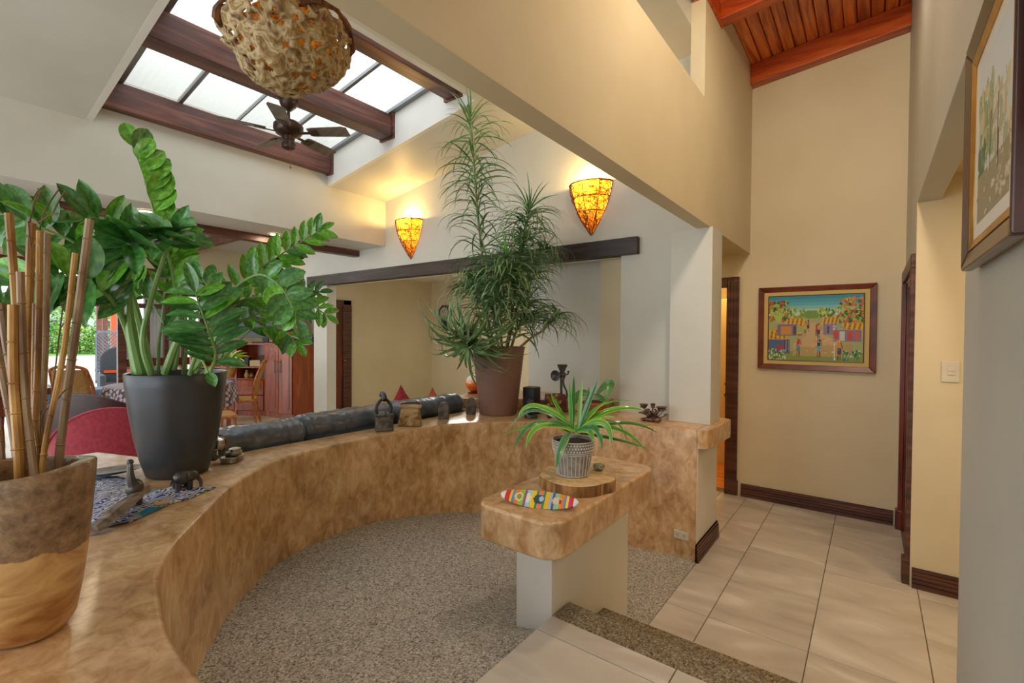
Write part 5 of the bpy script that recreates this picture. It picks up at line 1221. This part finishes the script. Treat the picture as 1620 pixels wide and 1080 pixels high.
# ------------------------------------------------------------------ cabinets
FLZ=.12
def pl(px,py): 
    p=at(px,py,z=FLZ); return Vector((p.x,p.y,0))
c0,c1,c2=pl(420,658),pl(465,666),pl(499,655)
ct=at(465,544,d=(Vector((c1.x,c1.y,FLZ))-CAM).dot(_f)).z
t=thing('tall_cabinet', (c1.x,c1.y,FLZ), 'tall glossy cherry wood two-door cabinet beside the far doorway', 'cabinet')
c3=c0+(c2-c1)*.95
foot=[(c0.x,c0.y),(c1.x,c1.y),(c2.x,c2.y),(c3.x,c3.y)]
build('body', MB().prism(foot,FLZ,ct-.02), WCAB, t, bevel=.004)
cc=(c0+c1+c2+c3)/4
build('top', MB().prism([(cc.x+(a-cc.x)*1.03,cc.y+(b-cc.y)*1.03) for a,b in foot],ct-.02,ct+.005), WCAB, t, bevel=.004)
ux=(c1-c0).normalized(); nrm=Vector((ux.y,-ux.x,0)); Lf=(c1-c0).length
def onface(o_,ux_,n_,a0,a1,z0,z1,d0,d1):
    P0=o_+ux_*a0+n_*d0; P1=o_+ux_*a1+n_*d0; P2=o_+ux_*a1+n_*d1; P3=o_+ux_*a0+n_*d1
    return MB().prism([(q.x,q.y) for q in (P0,P3,P2,P1)],z0,z1)
for a0,a1,hx in ((.03,Lf*.5-.005,Lf*.5-.06),(Lf*.5+.005,Lf-.03,Lf*.5+.06)):
    dr=build('door', onface(c0,ux,nrm,a0,a1,FLZ+.1,ct-.06,.001,.02), WCAB, t, bevel=.004)
    build('door_panel', onface(c0,ux,nrm,a0+.07,a1-.07,FLZ+.18,ct-.14,.02,.026), WCAB, dr, bevel=.004)
    build('handle', MB().tube([Vector((0,0,ct-.5))+c0+ux*hx+nrm*.05,Vector((0,0,ct-.28))+c0+ux*hx+nrm*.05],.009,8).tube([Vector((0,0,ct-.47))+c0+ux*hx+nrm*.02,Vector((0,0,ct-.47))+c0+ux*hx+nrm*.05],.006,6).tube([Vector((0,0,ct-.31))+c0+ux*hx+nrm*.02,Vector((0,0,ct-.31))+c0+ux*hx+nrm*.05],.006,6), CHROME, dr)
# shelf unit
s1=c0+Vector((-.02,.02,0)); s0=pl(300,657); us=(s1-s0).normalized(); ns2=Vector((us.y,-us.x,0)); Ls=(s1-s0).length; dpt=.42
t=thing('media_unit', (s0.x,s0.y,FLZ), 'low cherry wood media unit with open shelves and drawers', 'cabinet')
def su(a0,a1,z0,z1,d0,d1): return onface(s0,us,ns2,a0,a1,z0,z1,d0,d1)
hT=ct-.0; wS=pl(375,657); aS=(wS-s0).dot(us)
build('back', su(0,Ls,FLZ,hT-.02,-dpt,-dpt+.02), WCAB, t)
build('top', su(-.01,Ls,hT-.03,hT,-dpt,.01), WCAB, t, bevel=.004)
build('plinth', su(0,Ls,FLZ,FLZ+.09,-dpt,-.02), WCAB, t)
for a in (0,aS-.03,Ls-.03): build('side_panel', su(a,a+.035,FLZ,hT-.03,-dpt,0), WCAB, t)
zS=[hT-.42, FLZ+.66]
for z in (zS[0],zS[1],FLZ+.62-.0): build('shelf', su(.03,Ls-.03,z-.02,z,-dpt+.02,-.005), WCAB, t)
for a0,a1 in ((.04,aS-.035),(aS+.01,Ls-.04)):
    for z0,z1 in ((FLZ+.10,FLZ+.36),(FLZ+.37,FLZ+.63)):
        d_=build('drawer', su(a0,a1,z0,z1,-.02,.012), WCAB, t, bevel=.004)
        m_=(a0+a1)/2; q=s0+us*m_+ns2*.035; build('handle', MB().tube([q-us*.1+Vector((0,0,(z0+z1)/2)),q+us*.1+Vector((0,0,(z0+z1)/2))],.008,6), CHROME, d_)
def onshelf(a,z,wd,h,dp,m,name,label,cat,grp=None):
    q=s0+us*a; o=build(name, onface(s0,us,ns2,a-wd/2,a+wd/2,z+.001,z+h,-.08-dp,-.08), m, None, bevel=.006, origin=(q.x,q.y,z)); return tag(o,label,cat,grp)
ap=lambda px: (pl(px,657)-s0).dot(us)
onshelf(ap(401),zS[0],.19,.11,.2,mat('cream_card',['#c9b386'],.7),'storage_box','cream card box on the upper open shelf of the media unit','box')
onshelf(ap(387),zS[0],.08,.16,.12,BLACKM,'black_camera','small black case left of the cream box on the shelf','case')
onshelf(ap(413.5),zS[0],.10,.2,.2,BLACKM,'game_console','black box standing right of the cream box on the shelf','device')
onshelf(ap(411),zS[1],.12,.12,.12,mat('teal_glaze',['#1f5f5a'],.3),'teal_pot','teal glazed pot on the lower open shelf','pot')
for k,(px,h,cn) in enumerate(((386,.14,'#b59a6a'),(394,.10,'#8a5a30'))):
    q=s0+us*ap(px)-ns2*.12; o=build('vase', MB(TR(q.x,q.y,zS[1]+.001)).lathe([(.03,0),(.045,h*.3),(.03,h*.7),(.02,h*.8),(.028,h)],16), mat('vase_glaze_%d'%k,[cn],.3), None, origin=(q.x,q.y,zS[1])); tag(o,['tall pale vase on the lower open shelf','squat brown vase on the lower open shelf'][k],'vase')
# television and things on top
p0_,p1_=pl(362,657),pl(452,660); a0=(p0_-s0).dot(us); 
tv=s0+us*(a0+.5)-ns2*.2; t=thing('television', (tv.x,tv.y,hT), 'wide black flat television on the media unit behind the leaves', 'television')
build('screen', onface(s0,us,ns2,a0-.05,a0+1.15,hT+.09,hT+.72,-.24,-.2), mat('tv_screen',['#090a0c'],.12), t, bevel=.005)
build('stand', onface(s0,us,ns2,a0+.35,a0+.75,hT+.001,hT+.02,-.32,-.12), BLACKM, t, bevel=.004)
build('neck', onface(s0,us,ns2,a0+.5,a0+.6,hT+.02,hT+.1,-.24,-.2), BLACKM, t)
def ontop(px,py,z): return at(px,py,z=z)
q=c1.lerp(c2,.35)-Vector((.12,0,0)); q=q.lerp(cc,.5)
t=thing('red_frame', (q.x,q.y,ct+.005), 'small red picture frame leaning on top of the tall cabinet', 'picture frame')
build('frame', MB(TR(q.x,q.y,ct+.008,face(q),-.25)).box(-.1,.1,-.012,.012,0,.2), mat('red_frame_paint',['#c02418'],.4), t, bevel=.004)
build('photo', MB(TR(q.x,q.y,ct+.008,face(q),-.25)).box(-.06,.06,-.014,-.011,.04,.16), mat('dark_photo',['#3a2a24'],.4), t)
for k,(dx,h,cn,lb) in enumerate(((.2,.2,'#b08a4a','amber bottle right of the red frame on the tall cabinet'),(.32,.16,'#2a3a6a','blue glass jar at the right end of the tall cabinet'))):
    q2=q+_r*dx; q2.z=0; o=build('bottle', MB(TR(q2.x,q2.y,ct+.006)).lathe([(.03,0),(.035,.01),(.035,h*.6),(.014,h*.75),(.014,h)],16), mat('bottle_%d'%k,[cn],.15), None, origin=(q2.x,q2.y,ct+.006)); tag(o,lb,'bottle')
q2=q-_r*.27; o=build('sound_box', MB(TR(q2.x,q2.y,ct+.006,face(q2))).prism([(-.12,-.08),(.12,-.08),(.12,.08),(-.12,.08)],0,.15,top=[(-.02,-.06),(.11,-.06),(.11,.06),(-.02,.06)]), BLACKM, None, origin=(q2.x,q2.y,ct+.006), bevel=.006); tag(o,'black wedge-shaped box left of the red frame','speaker')

# ------------------------------------------------------------------ dining set
tc_=at(272,606,z=.87); 
clm=bpy.data.materials.new('lattice_tablecloth'); clm.use_nodes=True; N=clm.node_tree.nodes; K=clm.node_tree.links; b=N['Principled BSDF']; b.inputs['Roughness'].default_value=.8
tc=N.new('ShaderNodeTexCoord'); mp=N.new('ShaderNodeMapping'); mp.inputs['Rotation'].default_value=(.6,.6,.785); K.new(tc.outputs['Object'],mp.inputs[0]); ck=N.new('ShaderNodeTexVoronoi'); ck.inputs['Scale'].default_value=17; ck.inputs['Randomness'].default_value=0; K.new(mp.outputs[0],ck.inputs['Vector'])
rp=N.new('ShaderNodeValToRGB'); K.new(ck.outputs[0],rp.inputs[0]); e=rp.color_ramp.elements; e[0].position=.42; e[0].color=(*hexc('#c9c3cc'),1); e[1].position=.5; e[1].color=(*hexc('#6a5566'),1); K.new(rp.outputs[0],b.inputs['Base Color'])
Rt=.74
t=thing('dining_table', (tc_.x,tc_.y,FLZ), 'round dining table largely hidden behind the charcoal pot', 'table')
build('table_top', MB(TR(tc_.x,tc_.y,.835)).lathe([(Rt-.02,0),(Rt,.01),(Rt,.025),(Rt-.02,.03)],40), WCAB, t)
build('pedestal', MB(TR(tc_.x,tc_.y,FLZ+.001)).lathe([(.3,0),(.3,.03),(.07,.08),(.06,.5),(.12,.71)],24), WCAB, t)
q=MB(TR(tc_.x,tc_.y,.867)); vs=[(0,0,.003)]; n=72
for j,(r,z) in enumerate(((.4,.003),(Rt*.9,.003),(Rt+.005,.0),(Rt+.02,-.03),(Rt+.03,-.15),(Rt+.04,-.32))):
    for k in range(n):
        a=2*PI*k/n; rr=r+(0 if j<3 else .018*(j-2)*math.sin(a*11)); vs.append((rr*math.cos(a),rr*math.sin(a),z))
fs=[(0,1+k,1+(k+1)%n) for k in range(n)]+[(1+j*n+k,1+(j+1)*n+k,1+(j+1)*n+(k+1)%n,1+j*n+(k+1)%n) for j in range(5) for k in range(n)]
o=build('tablecloth', q.add(vs,fs), clm, None, origin=(tc_.x,tc_.y,.867), angle=180); tag(o,'mauve and white lattice tablecloth hanging over the round dining table','tablecloth')
RAT=mat('rattan_frame',['#8a4416','#b3652a','#c47838'],.35,14,(3,3,1),coat=.3); CANE=mat('woven_cane',['#a8763a','#cda05c','#8f5f2c'],.6,90,bump=.8,bscale=120)
def chair(px,py,rz,label,scale=1):
    p=at(px,py,z=FLZ); t=thing('rattan_chair', (p.x,p.y,FLZ), label, 'chair','rattan dining chairs'); A=TR(p.x,p.y,FLZ+.001,rz)
    build('seat', MB(A).prism(rrect(-.23,.23,-.22,.22,.06),.42,.455), CANE, t, bevel=.01)
    build('seat_frame', MB(A).tube([(x,y,.43) for x,y in rrect(-.24,.24,-.23,.23,.07)]+[(.24,.16,.43)],.017,7), RAT, t)
    for x,y in ((-.2,-.2),(.2,-.2)): build('leg', MB(A).tube([(x*1.05,y*1.05,0),(x,y,.43)],[.015,.019],8), RAT, t)
    for s_ in (-1,1):
        build('leg', MB(A).tube(spline([(s_*.21,.26,0),(s_*.2,.2,.43),(s_*.215,.24,.75),(s_*.19,.33,1.0)],4),.019,8), RAT, t)
    build('top_rail', MB(A).tube(spline([(-.19,.33,1.0),(-.1,.35,1.035),(.1,.35,1.035),(.19,.33,1.0)],4),.02,8), RAT, t)
    vs=[];n=8
    for j in range(9):
        z=.5+.5*j/8
        for i in range(n+1):
            u=-1+2*i/n; vs.append((u*.195,.2+.13*((z-.45)/.55)**1.6+.03*(1-u*u),z))
    bk=build('backrest', MB(A).add(vs,[(j*(n+1)+i,j*(n+1)+i+1,(j+1)*(n+1)+i+1,(j+1)*(n+1)+i) for j in range(8) for i in range(n)]), CANE, t, angle=180); so=bk.modifiers.new('t','SOLIDIFY'); so.thickness=.008
    return t
chair(380,676,-.55,'rattan dining chair with woven cane back between the table and the media unit')
chair(338,712,2.9,'rattan dining chair with only its back edge showing beside the charcoal pot')
chair(138,704,-2.3,'rattan dining chair with curved arm left of the table, seen past the bamboo canes')
p=at(365,596,z=.872); t=thing('table_plant', (p.x,p.y,.872), 'yellow-green leafy plant with red bracts in a pot on the dining table', 'plant')
build('pot', MB(TR(p.x,p.y,.873)).lathe([(.06,0),(.09,.12),(.095,.13),(.08,.13)],20), mat('red_striped_pot',['#8a2f20','#c9a24a'],.5,9,(1,1,.1)), t)
LY=[leafmesh('lime_leaf',ov,mat('lime_leaf',['#7fae3a','#b4cf5a','#d9e08a'],.4,20,rnd=.4),curl=.3),leafmesh('red_leaf',ov,mat('red_bract',['#a82414','#d04a24'],.4,20),curl=.3)]
for k in range(46):
    a=RR.uniform(0,2*PI); e=RR.uniform(.1,1.2); d_=Vector((math.cos(a)*math.cos(e),math.sin(a)*math.cos(e),math.sin(e))); L=RR.uniform(.14,.24); h=RR.uniform(.12,.3)
    leafobj(LY[1 if k%7==0 else 0], basis(Vector((p.x+d_.x*.05,p.y+d_.y*.05,.87+h)), d_, Vector((-d_.x*.3,-d_.y*.3,1)), L, L*.32), t)
# armchairs
def armchair(px,zt,dpth,m,label,w_,rz,zsc=1):
    p=at(px,540,d=dpth); x,y=p.x,p.y; t=thing('armchair',(x,y,FLZ),label,'armchair'); A=TR(x,y,FLZ,rz)
    vs=[];fs=[]; nn=24; mm=10; H=zt-FLZ
    for lay in (0,1):
        for j in range(mm+1):
            for i in range(nn+1):
                a=PI*i/nn; th=w_ if lay==0 else w_-.09; top=H*(.60+.40*math.sin(a)**1.4)-(.01 if lay else 0); z=.12+(top-.12)*j/mm
                fl=1+.12*(z/H); vs.append((th*fl*math.cos(a),th*fl*math.sin(a)*.85,z))
    S_=(nn+1)*(mm+1)
    for j in range(mm):
        for i in range(nn):
            a=j*(nn+1)+i; fs.append((a,a+nn+1,a+nn+2,a+1)); b_=S_+a; fs.append((b_,b_+1,b_+nn+2,b_+nn+1))
    for i in range(nn):
        a=mm*(nn+1)+i; fs.append((a,S_+a,S_+a+1,a+1))
    for j in range(mm):
        for i in (0,nn):
            a=j*(nn+1)+i; q=(a,S_+a,S_+a+nn+1,a+nn+1); fs.append(q if i==nn else q[::-1])
    build('shell', MB(A).add(vs,fs), m, t, angle=60)
    build('piping', MB(A).tube([(w_*1.12*math.cos(a)*.99,w_*1.12*.85*math.sin(a)*.99,H*(.60+.40*math.sin(a)**1.4)) for a in lin(0.02,PI-.02,24)],.009,6), m, t)
    build('seat_cushion', MB(A).prism(rrect(-w_+.1,w_-.1,-w_*.7,w_*.55,.1),.22,.42), m, t, bevel=.04, segs=3)
    for a in (.5,PI-.5,-.5,PI+.5): build('leg', MB(A).tube([(w_*.75*math.cos(a),w_*.6*math.sin(a),.001),(w_*.7*math.cos(a),w_*.55*math.sin(a),.2)],[.014,.02],7), DARK, t)
armchair(195,1.05,3.7,mat('crimson_fabric',['#8f2434','#a82f40'],.85,40,bump=.2,sheen=.3),'crimson tub armchair behind the log planter and charcoal pot',.40,-2.0)
armchair(170,1.02,4.75,mat('plum_brown_leather',['#3a2a2c','#4a3638'],.35,8,coat=.2),'dark plum leather armchair behind the crimson armchair',.46,-2.3)
# dark cabinet at far left (legs and panel)
p=at(14,640,d=5.0); t=thing('carved_console',(p.x,p.y,FLZ),'tall red-brown carved wooden cabinet behind the bamboo canes','cabinet')
A=TR(p.x,p.y,FLZ,face(p))
build('body', MB(A).box(-.75,.16,-.2,.25,.88,1.75), WMAH, t, bevel=.008)
build('shelf', MB(A).box(-.78,.32,-.26,.28,.80,.87), WMAH, t, bevel=.008)
build('drawer', MB(A).box(-.7,.28,-.24,.25,.60,.79), WMAH, t, bevel=.008)
for x in (-.6,-.4,-.2,-.05,.08,.22): build('spindle', MB(A@TR(x,-.2,.001)).lathe([(.02,0),(.028,.05),(.016,.12),(.024,.3),(.015,.5),(.02,.6)],10), WMAH, t)
build('foot_rail', MB(A).box(-.7,.3,-.22,-.17,.1,.15), WMAH, t)

# ------------------------------------------------------------------ glazed wall to the garden
GX=-10.3
gw=struct('window_2', MB().box(GX-.08,GX+.04,.2,3.78,2.58,2.72), WMAH, label='timber framed glazed opening from the dining room to the patio', bevel=.01)
gy=lambda px: at(px,500,X=GX).y
GLASS=bpy.data.materials.new('window_glass'); GLASS.use_nodes=True; N=GLASS.node_tree.nodes; K=GLASS.node_tree.links; b=N['Principled BSDF']; b.inputs['Roughness'].default_value=.02; b.inputs['Base Color'].default_value=(.9,.95,.95,1)
tr_=N.new('ShaderNodeBsdfTransparent'); mx=N.new('ShaderNodeMixShader'); mx.inputs[0].default_value=.12; K.new(tr_.outputs[0],mx.inputs[1]); K.new(b.outputs[0],mx.inputs[2]); K.new(mx.outputs[0],N['Material Output'].inputs[0])
for px,wd in ((62,.09),(192,.12),(232,.07),(262,.07),(290,.06),(320,.12)):
    y=gy(px); build('post', MB().box(GX-.05,GX+.05,y-wd/2,y+wd/2,.12,2.58), WTRIM, gw, bevel=.008)
for z in (2.05,2.3): build('transom', MB().box(GX-.04,GX+.04,.2,3.78,z-.04,z+.04), WTRIM, gw, bevel=.006)
for z in (.2,1.05): build('door_rail', MB().box(GX-.03,GX+.03,gy(196),gy(318),z-.07,z+.07), WMAH, gw, bevel=.006)
for a,b_ in ((196,229),(235,260),(265,288),(292,317)): build('pane', MB().box(GX-.004,GX+.004,gy(a),gy(b_),.12,2.58), GLASS, gw, smooth=False)
cv_=struct('curtain_pale', MB(), WHITE) if False else None
vs=[];n=40
for k in range(n+1):
    y=gy(238)+(gy(300)-gy(238))*k/n; x=GX-.14+.03*math.sin(k*1.9)
    vs += [(x,y,.3),(x,y,2.6)]
o=build('white_blind', MB().add(vs,[(2*k,2*k+2,2*k+3,2*k+1) for k in range(n)]), mat('sheer_white',['#c8cccc'],.8), None, origin=(GX-.14,gy(268),.3), angle=180); so=o.modifiers.new('t','SOLIDIFY'); so.thickness=.004; tag(o,'pale hanging blind outside the glazed doors behind the plant stems','blind')
build('bottom_bar', MB().box(GX-.16,GX-.12,gy(238),gy(300),.27,.31), ALU, o)
# patio and garden
CONC=mat('patio_concrete',['#c9c9c4','#d9d9d4'],.7,3)
struct('floor_patio', MB().box(-39,-10.45,-12,30,-.05,.06), CONC, label='bright concrete patio outside the dining room')
g=struct('ground_lawn', MB().box(-75,-39,-30,60,-.05,.05), mat('lawn',['#4f8a2c','#6fa83c'],.95,8), label='green lawn beyond the patio'); 
def clump(name,c,r,sc,n,mts,L,label,cat,grp=None,seed=0):
    Rn=random.Random(seed); t=thing(name,(c[0],c[1],.05),label,cat,grp)
    for mi,mt in enumerate(mts):
        mb=MB()
        for k in range(n//len(mts)):
            d_=Vector((Rn.gauss(0,1),Rn.gauss(0,1),Rn.gauss(0,1))).normalized()*r*Rn.uniform(.75,1.05); p_=Vector((c[0]+d_.x*sc[0],c[1]+d_.y*sc[1],c[2]+d_.z*sc[2]))
            if p_.z<.06: continue
            e=Vector((Rn.gauss(0,1),Rn.gauss(0,1),Rn.gauss(0,.6)+.5)).normalized(); s_=e.cross(Vector((0,0,1))).normalized()*L*.3
            mb.add([p_,p_+e*L*.5+s_,p_+e*L,p_+e*L*.5-s_],[(0,1,2,3)])
        o=build('foliage',mb,mt,t,smooth=False); o['kind']='stuff'
    build('stem', MB().tube([(c[0],c[1],.05),(c[0],c[1],c[2])],.06,6), TW, t)
    return t
HG=[mat('hedge_green',['#3f7a2c','#5f9a3c'],.6,5),mat('hedge_lime',['#8fb84a','#b4cf6a'],.6,5)]
hed=['clipped hedge bush behind the patio at the canes','broad hedge bush between two bamboo canes','dense hedge bush left of the lattice screen','hedge bush behind the lattice screen','low hedge bush at the patio edge']
for k,(px,py,dd_,r) in enumerate(((38,522,33,1.35),(82,522,33,1.35),(126,520,33,1.35),(170,520,33,1.35),(216,520,33,1.4))):
    p=at(px,py,d=dd_); clump('hedge_bush',(p.x,p.y,.8),r,(1,1,.75),1500,HG,.22,hed[k],'bush','hedge along the lawn',k)
for k,(px,dd_,r,lb) in enumerate(((60,38,2.0,'tall leafy tree seen between the bamboo canes'),(135,37,2.0,'slim garden tree left of the pergola posts'),(20,42,2.8,'big garden tree at the left of the view'))):
    p=at(px,450,d=dd_); clump('garden_tree',(p.x,p.y,3.2+.3*k),r,(1,1,1.1),1300,HG[::-1],.26,lb,'tree','trees beyond the hedge',20+k)
p=at(90,500,d=55); A=TR(p.x,p.y,.04,face(p)); t=thing('garden_house',(p.x,p.y,.04),'white neighbouring house beyond the hedge','house')
build('wall', MB(A).box(-6,6,-2,3,0,4.2), mat('white_render',['#d4d8d8'],.8), t)
build('roof', MB(A).prism([(-6.6,-2.8),(6.6,-2.8),(6.6,3.8),(-6.6,3.8)],4.2,5.8,top=[(-5,-.1),(5,-.1),(5,1),(-5,1)]), mat('grey_roof',['#8a8a88'],.8), t)
for x in (-3.5,-.5,2.0,4.5): 
    f=build('window', MB(A).box(x-.6,x+.6,-2.05,-1.99,1.3,2.8), ALU, t); build('pane', MB(A).box(x-.5,x+.5,-2.07,-2.04,1.4,2.7), mat('dark_pane',['#3a4a52'],.1), f)
PO=mat('pergola_wood',['#5a3428','#7a4a38'],.6,6)
lb_=['pergola post left of the lattice screen top','second pergola post just right of the first','orange painted pergola post behind the lattice screen']
for k,(px,dd_) in enumerate(((156.5,18),(166,18.6),(179,17))):
    p=at(px,500,d=dd_); t=thing('pergola_post',(p.x,p.y,.06),lb_[k],'post','pergola posts')
    build('post', MB(TR(p.x,p.y,.061)).box(-.075,.075,-.075,.075,0,3.3), PO if k<2 else mat('orange_post',['#c4501c'],.5), t, bevel=.008)
    build('base', MB(TR(p.x,p.y,.061)).box(-.11,.11,-.11,.11,0,.12), PO, t, bevel=.01)
p=at(160,420,d=18); t=thing('pergola_beam',(p.x,p.y,3.36),'dark pergola beam above the patio posts','beam')
build('beam', MB(TR(p.x,p.y,3.37,face(p))).box(-3.2,3.5,-.1,.1,0,.22), PO, t, bevel=.01)
build('cap', MB(TR(p.x,p.y,3.37,face(p))).box(-3.3,3.6,-.14,.14,.22,.26), PO, t)
a_=at(152,590,d=14.0); b_=at(192,590,d=14.0); t=thing('lattice_screen',(a_.x,a_.y,.06),'grey diagonal lattice screen standing on the patio','screen')
ux_=(b_-a_); ux_.z=0; Lx=ux_.length; ux_.normalize(); ang=math.atan2(ux_.y,ux_.x); A=TR(a_.x,a_.y,.061,ang); LT=mat('lattice_grey',['#5a6068','#6d747c'],.6,6); Hh=at(170,523,d=14).z-.061
for x0_,x1_,z0_,z1_ in ((0,.06,0,Hh),(Lx-.06,Lx,0,Hh),(0,Lx,Hh-.06,Hh),(0,Lx,.02,.08)): build('frame_bar', MB(A).box(x0_,x1_,-.03,.03,z0_,z1_), LT, t)
st_=.11; lt=MB(A)
for sg in (1,-1):
    k=-Hh
    while k<Lx+Hh:
        x0_,z0_,x1_,z1_=(k,.05,k+Hh,Hh) if sg>0 else (k,Hh,k+Hh,.05)
        def clipx(x0,z0,x1,z1):
            if x0<0: z0+= (z1-z0)*(-x0)/(x1-x0); x0=0
            if x1>Lx: z1=z0+(z1-z0)*(Lx-x0)/(x1-x0); x1=Lx
            return x0,z0,x1,z1
        if k<Lx and k+Hh>0:
            x0_,z0_,x1_,z1_=clipx(x0_,z0_,x1_,z1_)
            if x1_-x0_>.03: lt.tube([(x0_,.012*sg,z0_),(x1_,.012*sg,z1_)],.014,4)
        k+=st_
build('lattice', lt, LT, t)['kind']='stuff'
# patio wicker chair with dark arched back
p=at(192,640,d=10.6); t=thing('patio_chair',(p.x,p.y,.06),'dark wicker armchair with tall arched back out on the patio','chair')
A=TR(p.x,p.y,.061,face(p)+.1); arch=[(-.34,.0)]+[(.34*math.cos(a)*-1 if False else -.34*math.cos(a),.85+.28*math.sin(a)) for a in lin(0,PI,12)]+[(.34,0)]
build('back', MB(A@TR(0,0,.05)@Matrix.Rotation(PI/2,4,'X')).prism(arch,-.03,.03), mat('dark_wicker',['#2f3238','#454a52'],.7,60,(1,1,4),bump=.8), t, bevel=.01)
build('back_rim', MB(A@TR(0,0,.05)).tube([(x,-.0,z) for x,z in arch],.028,7), mat('wicker_rim',['#3f434a'],.6,30), t)
build('seat', MB(A).prism(rrect(-.36,.36,-.7,-.02,.08),.3,.42), MC['dark_wicker'], t, bevel=.02)
build('seat_band', MB(A).box(-.3,.3,-.045,-.035,.62,.68), mat('orange_band',['#d8501c'],.6), t)
for s_ in (-1,1):
    build('leg', MB(A).box(s_*.33-.03,s_*.33+.03,-.64,-.58,0,.3), MC['dark_wicker'], t); build('leg', MB(A).box(s_*.33-.03,s_*.33+.03,-.06,.0,0,.3), MC['dark_wicker'], t)
for s_ in (-1,1): build('armrest', MB(A).box(s_*.36-.05,s_*.36+.05,-.68,-.0,.05,.62), MC['dark_wicker'], t, bevel=.03)
p=at(140,672,d=8.9); t=thing('garden_bench',(p.x,p.y,.06),'low patio daybed with blue cushion and cream woven side beyond the rattan chair','bench')
A=TR(p.x,p.y,.061,face(p)+.1)
build('frame', MB(A).box(-.75,.75,-.3,.35,.0,.3), mat('cream_weave',['#a89a80','#c9bda4'],.8,50,bump=.8), t, bevel=.02)
build('cushion', MB(A).box(-.74,.74,-.28,.34,.301,.46), mat('blue_canvas',['#3a4f6a','#4a6482'],.8,20), t, bevel=.05, segs=3)
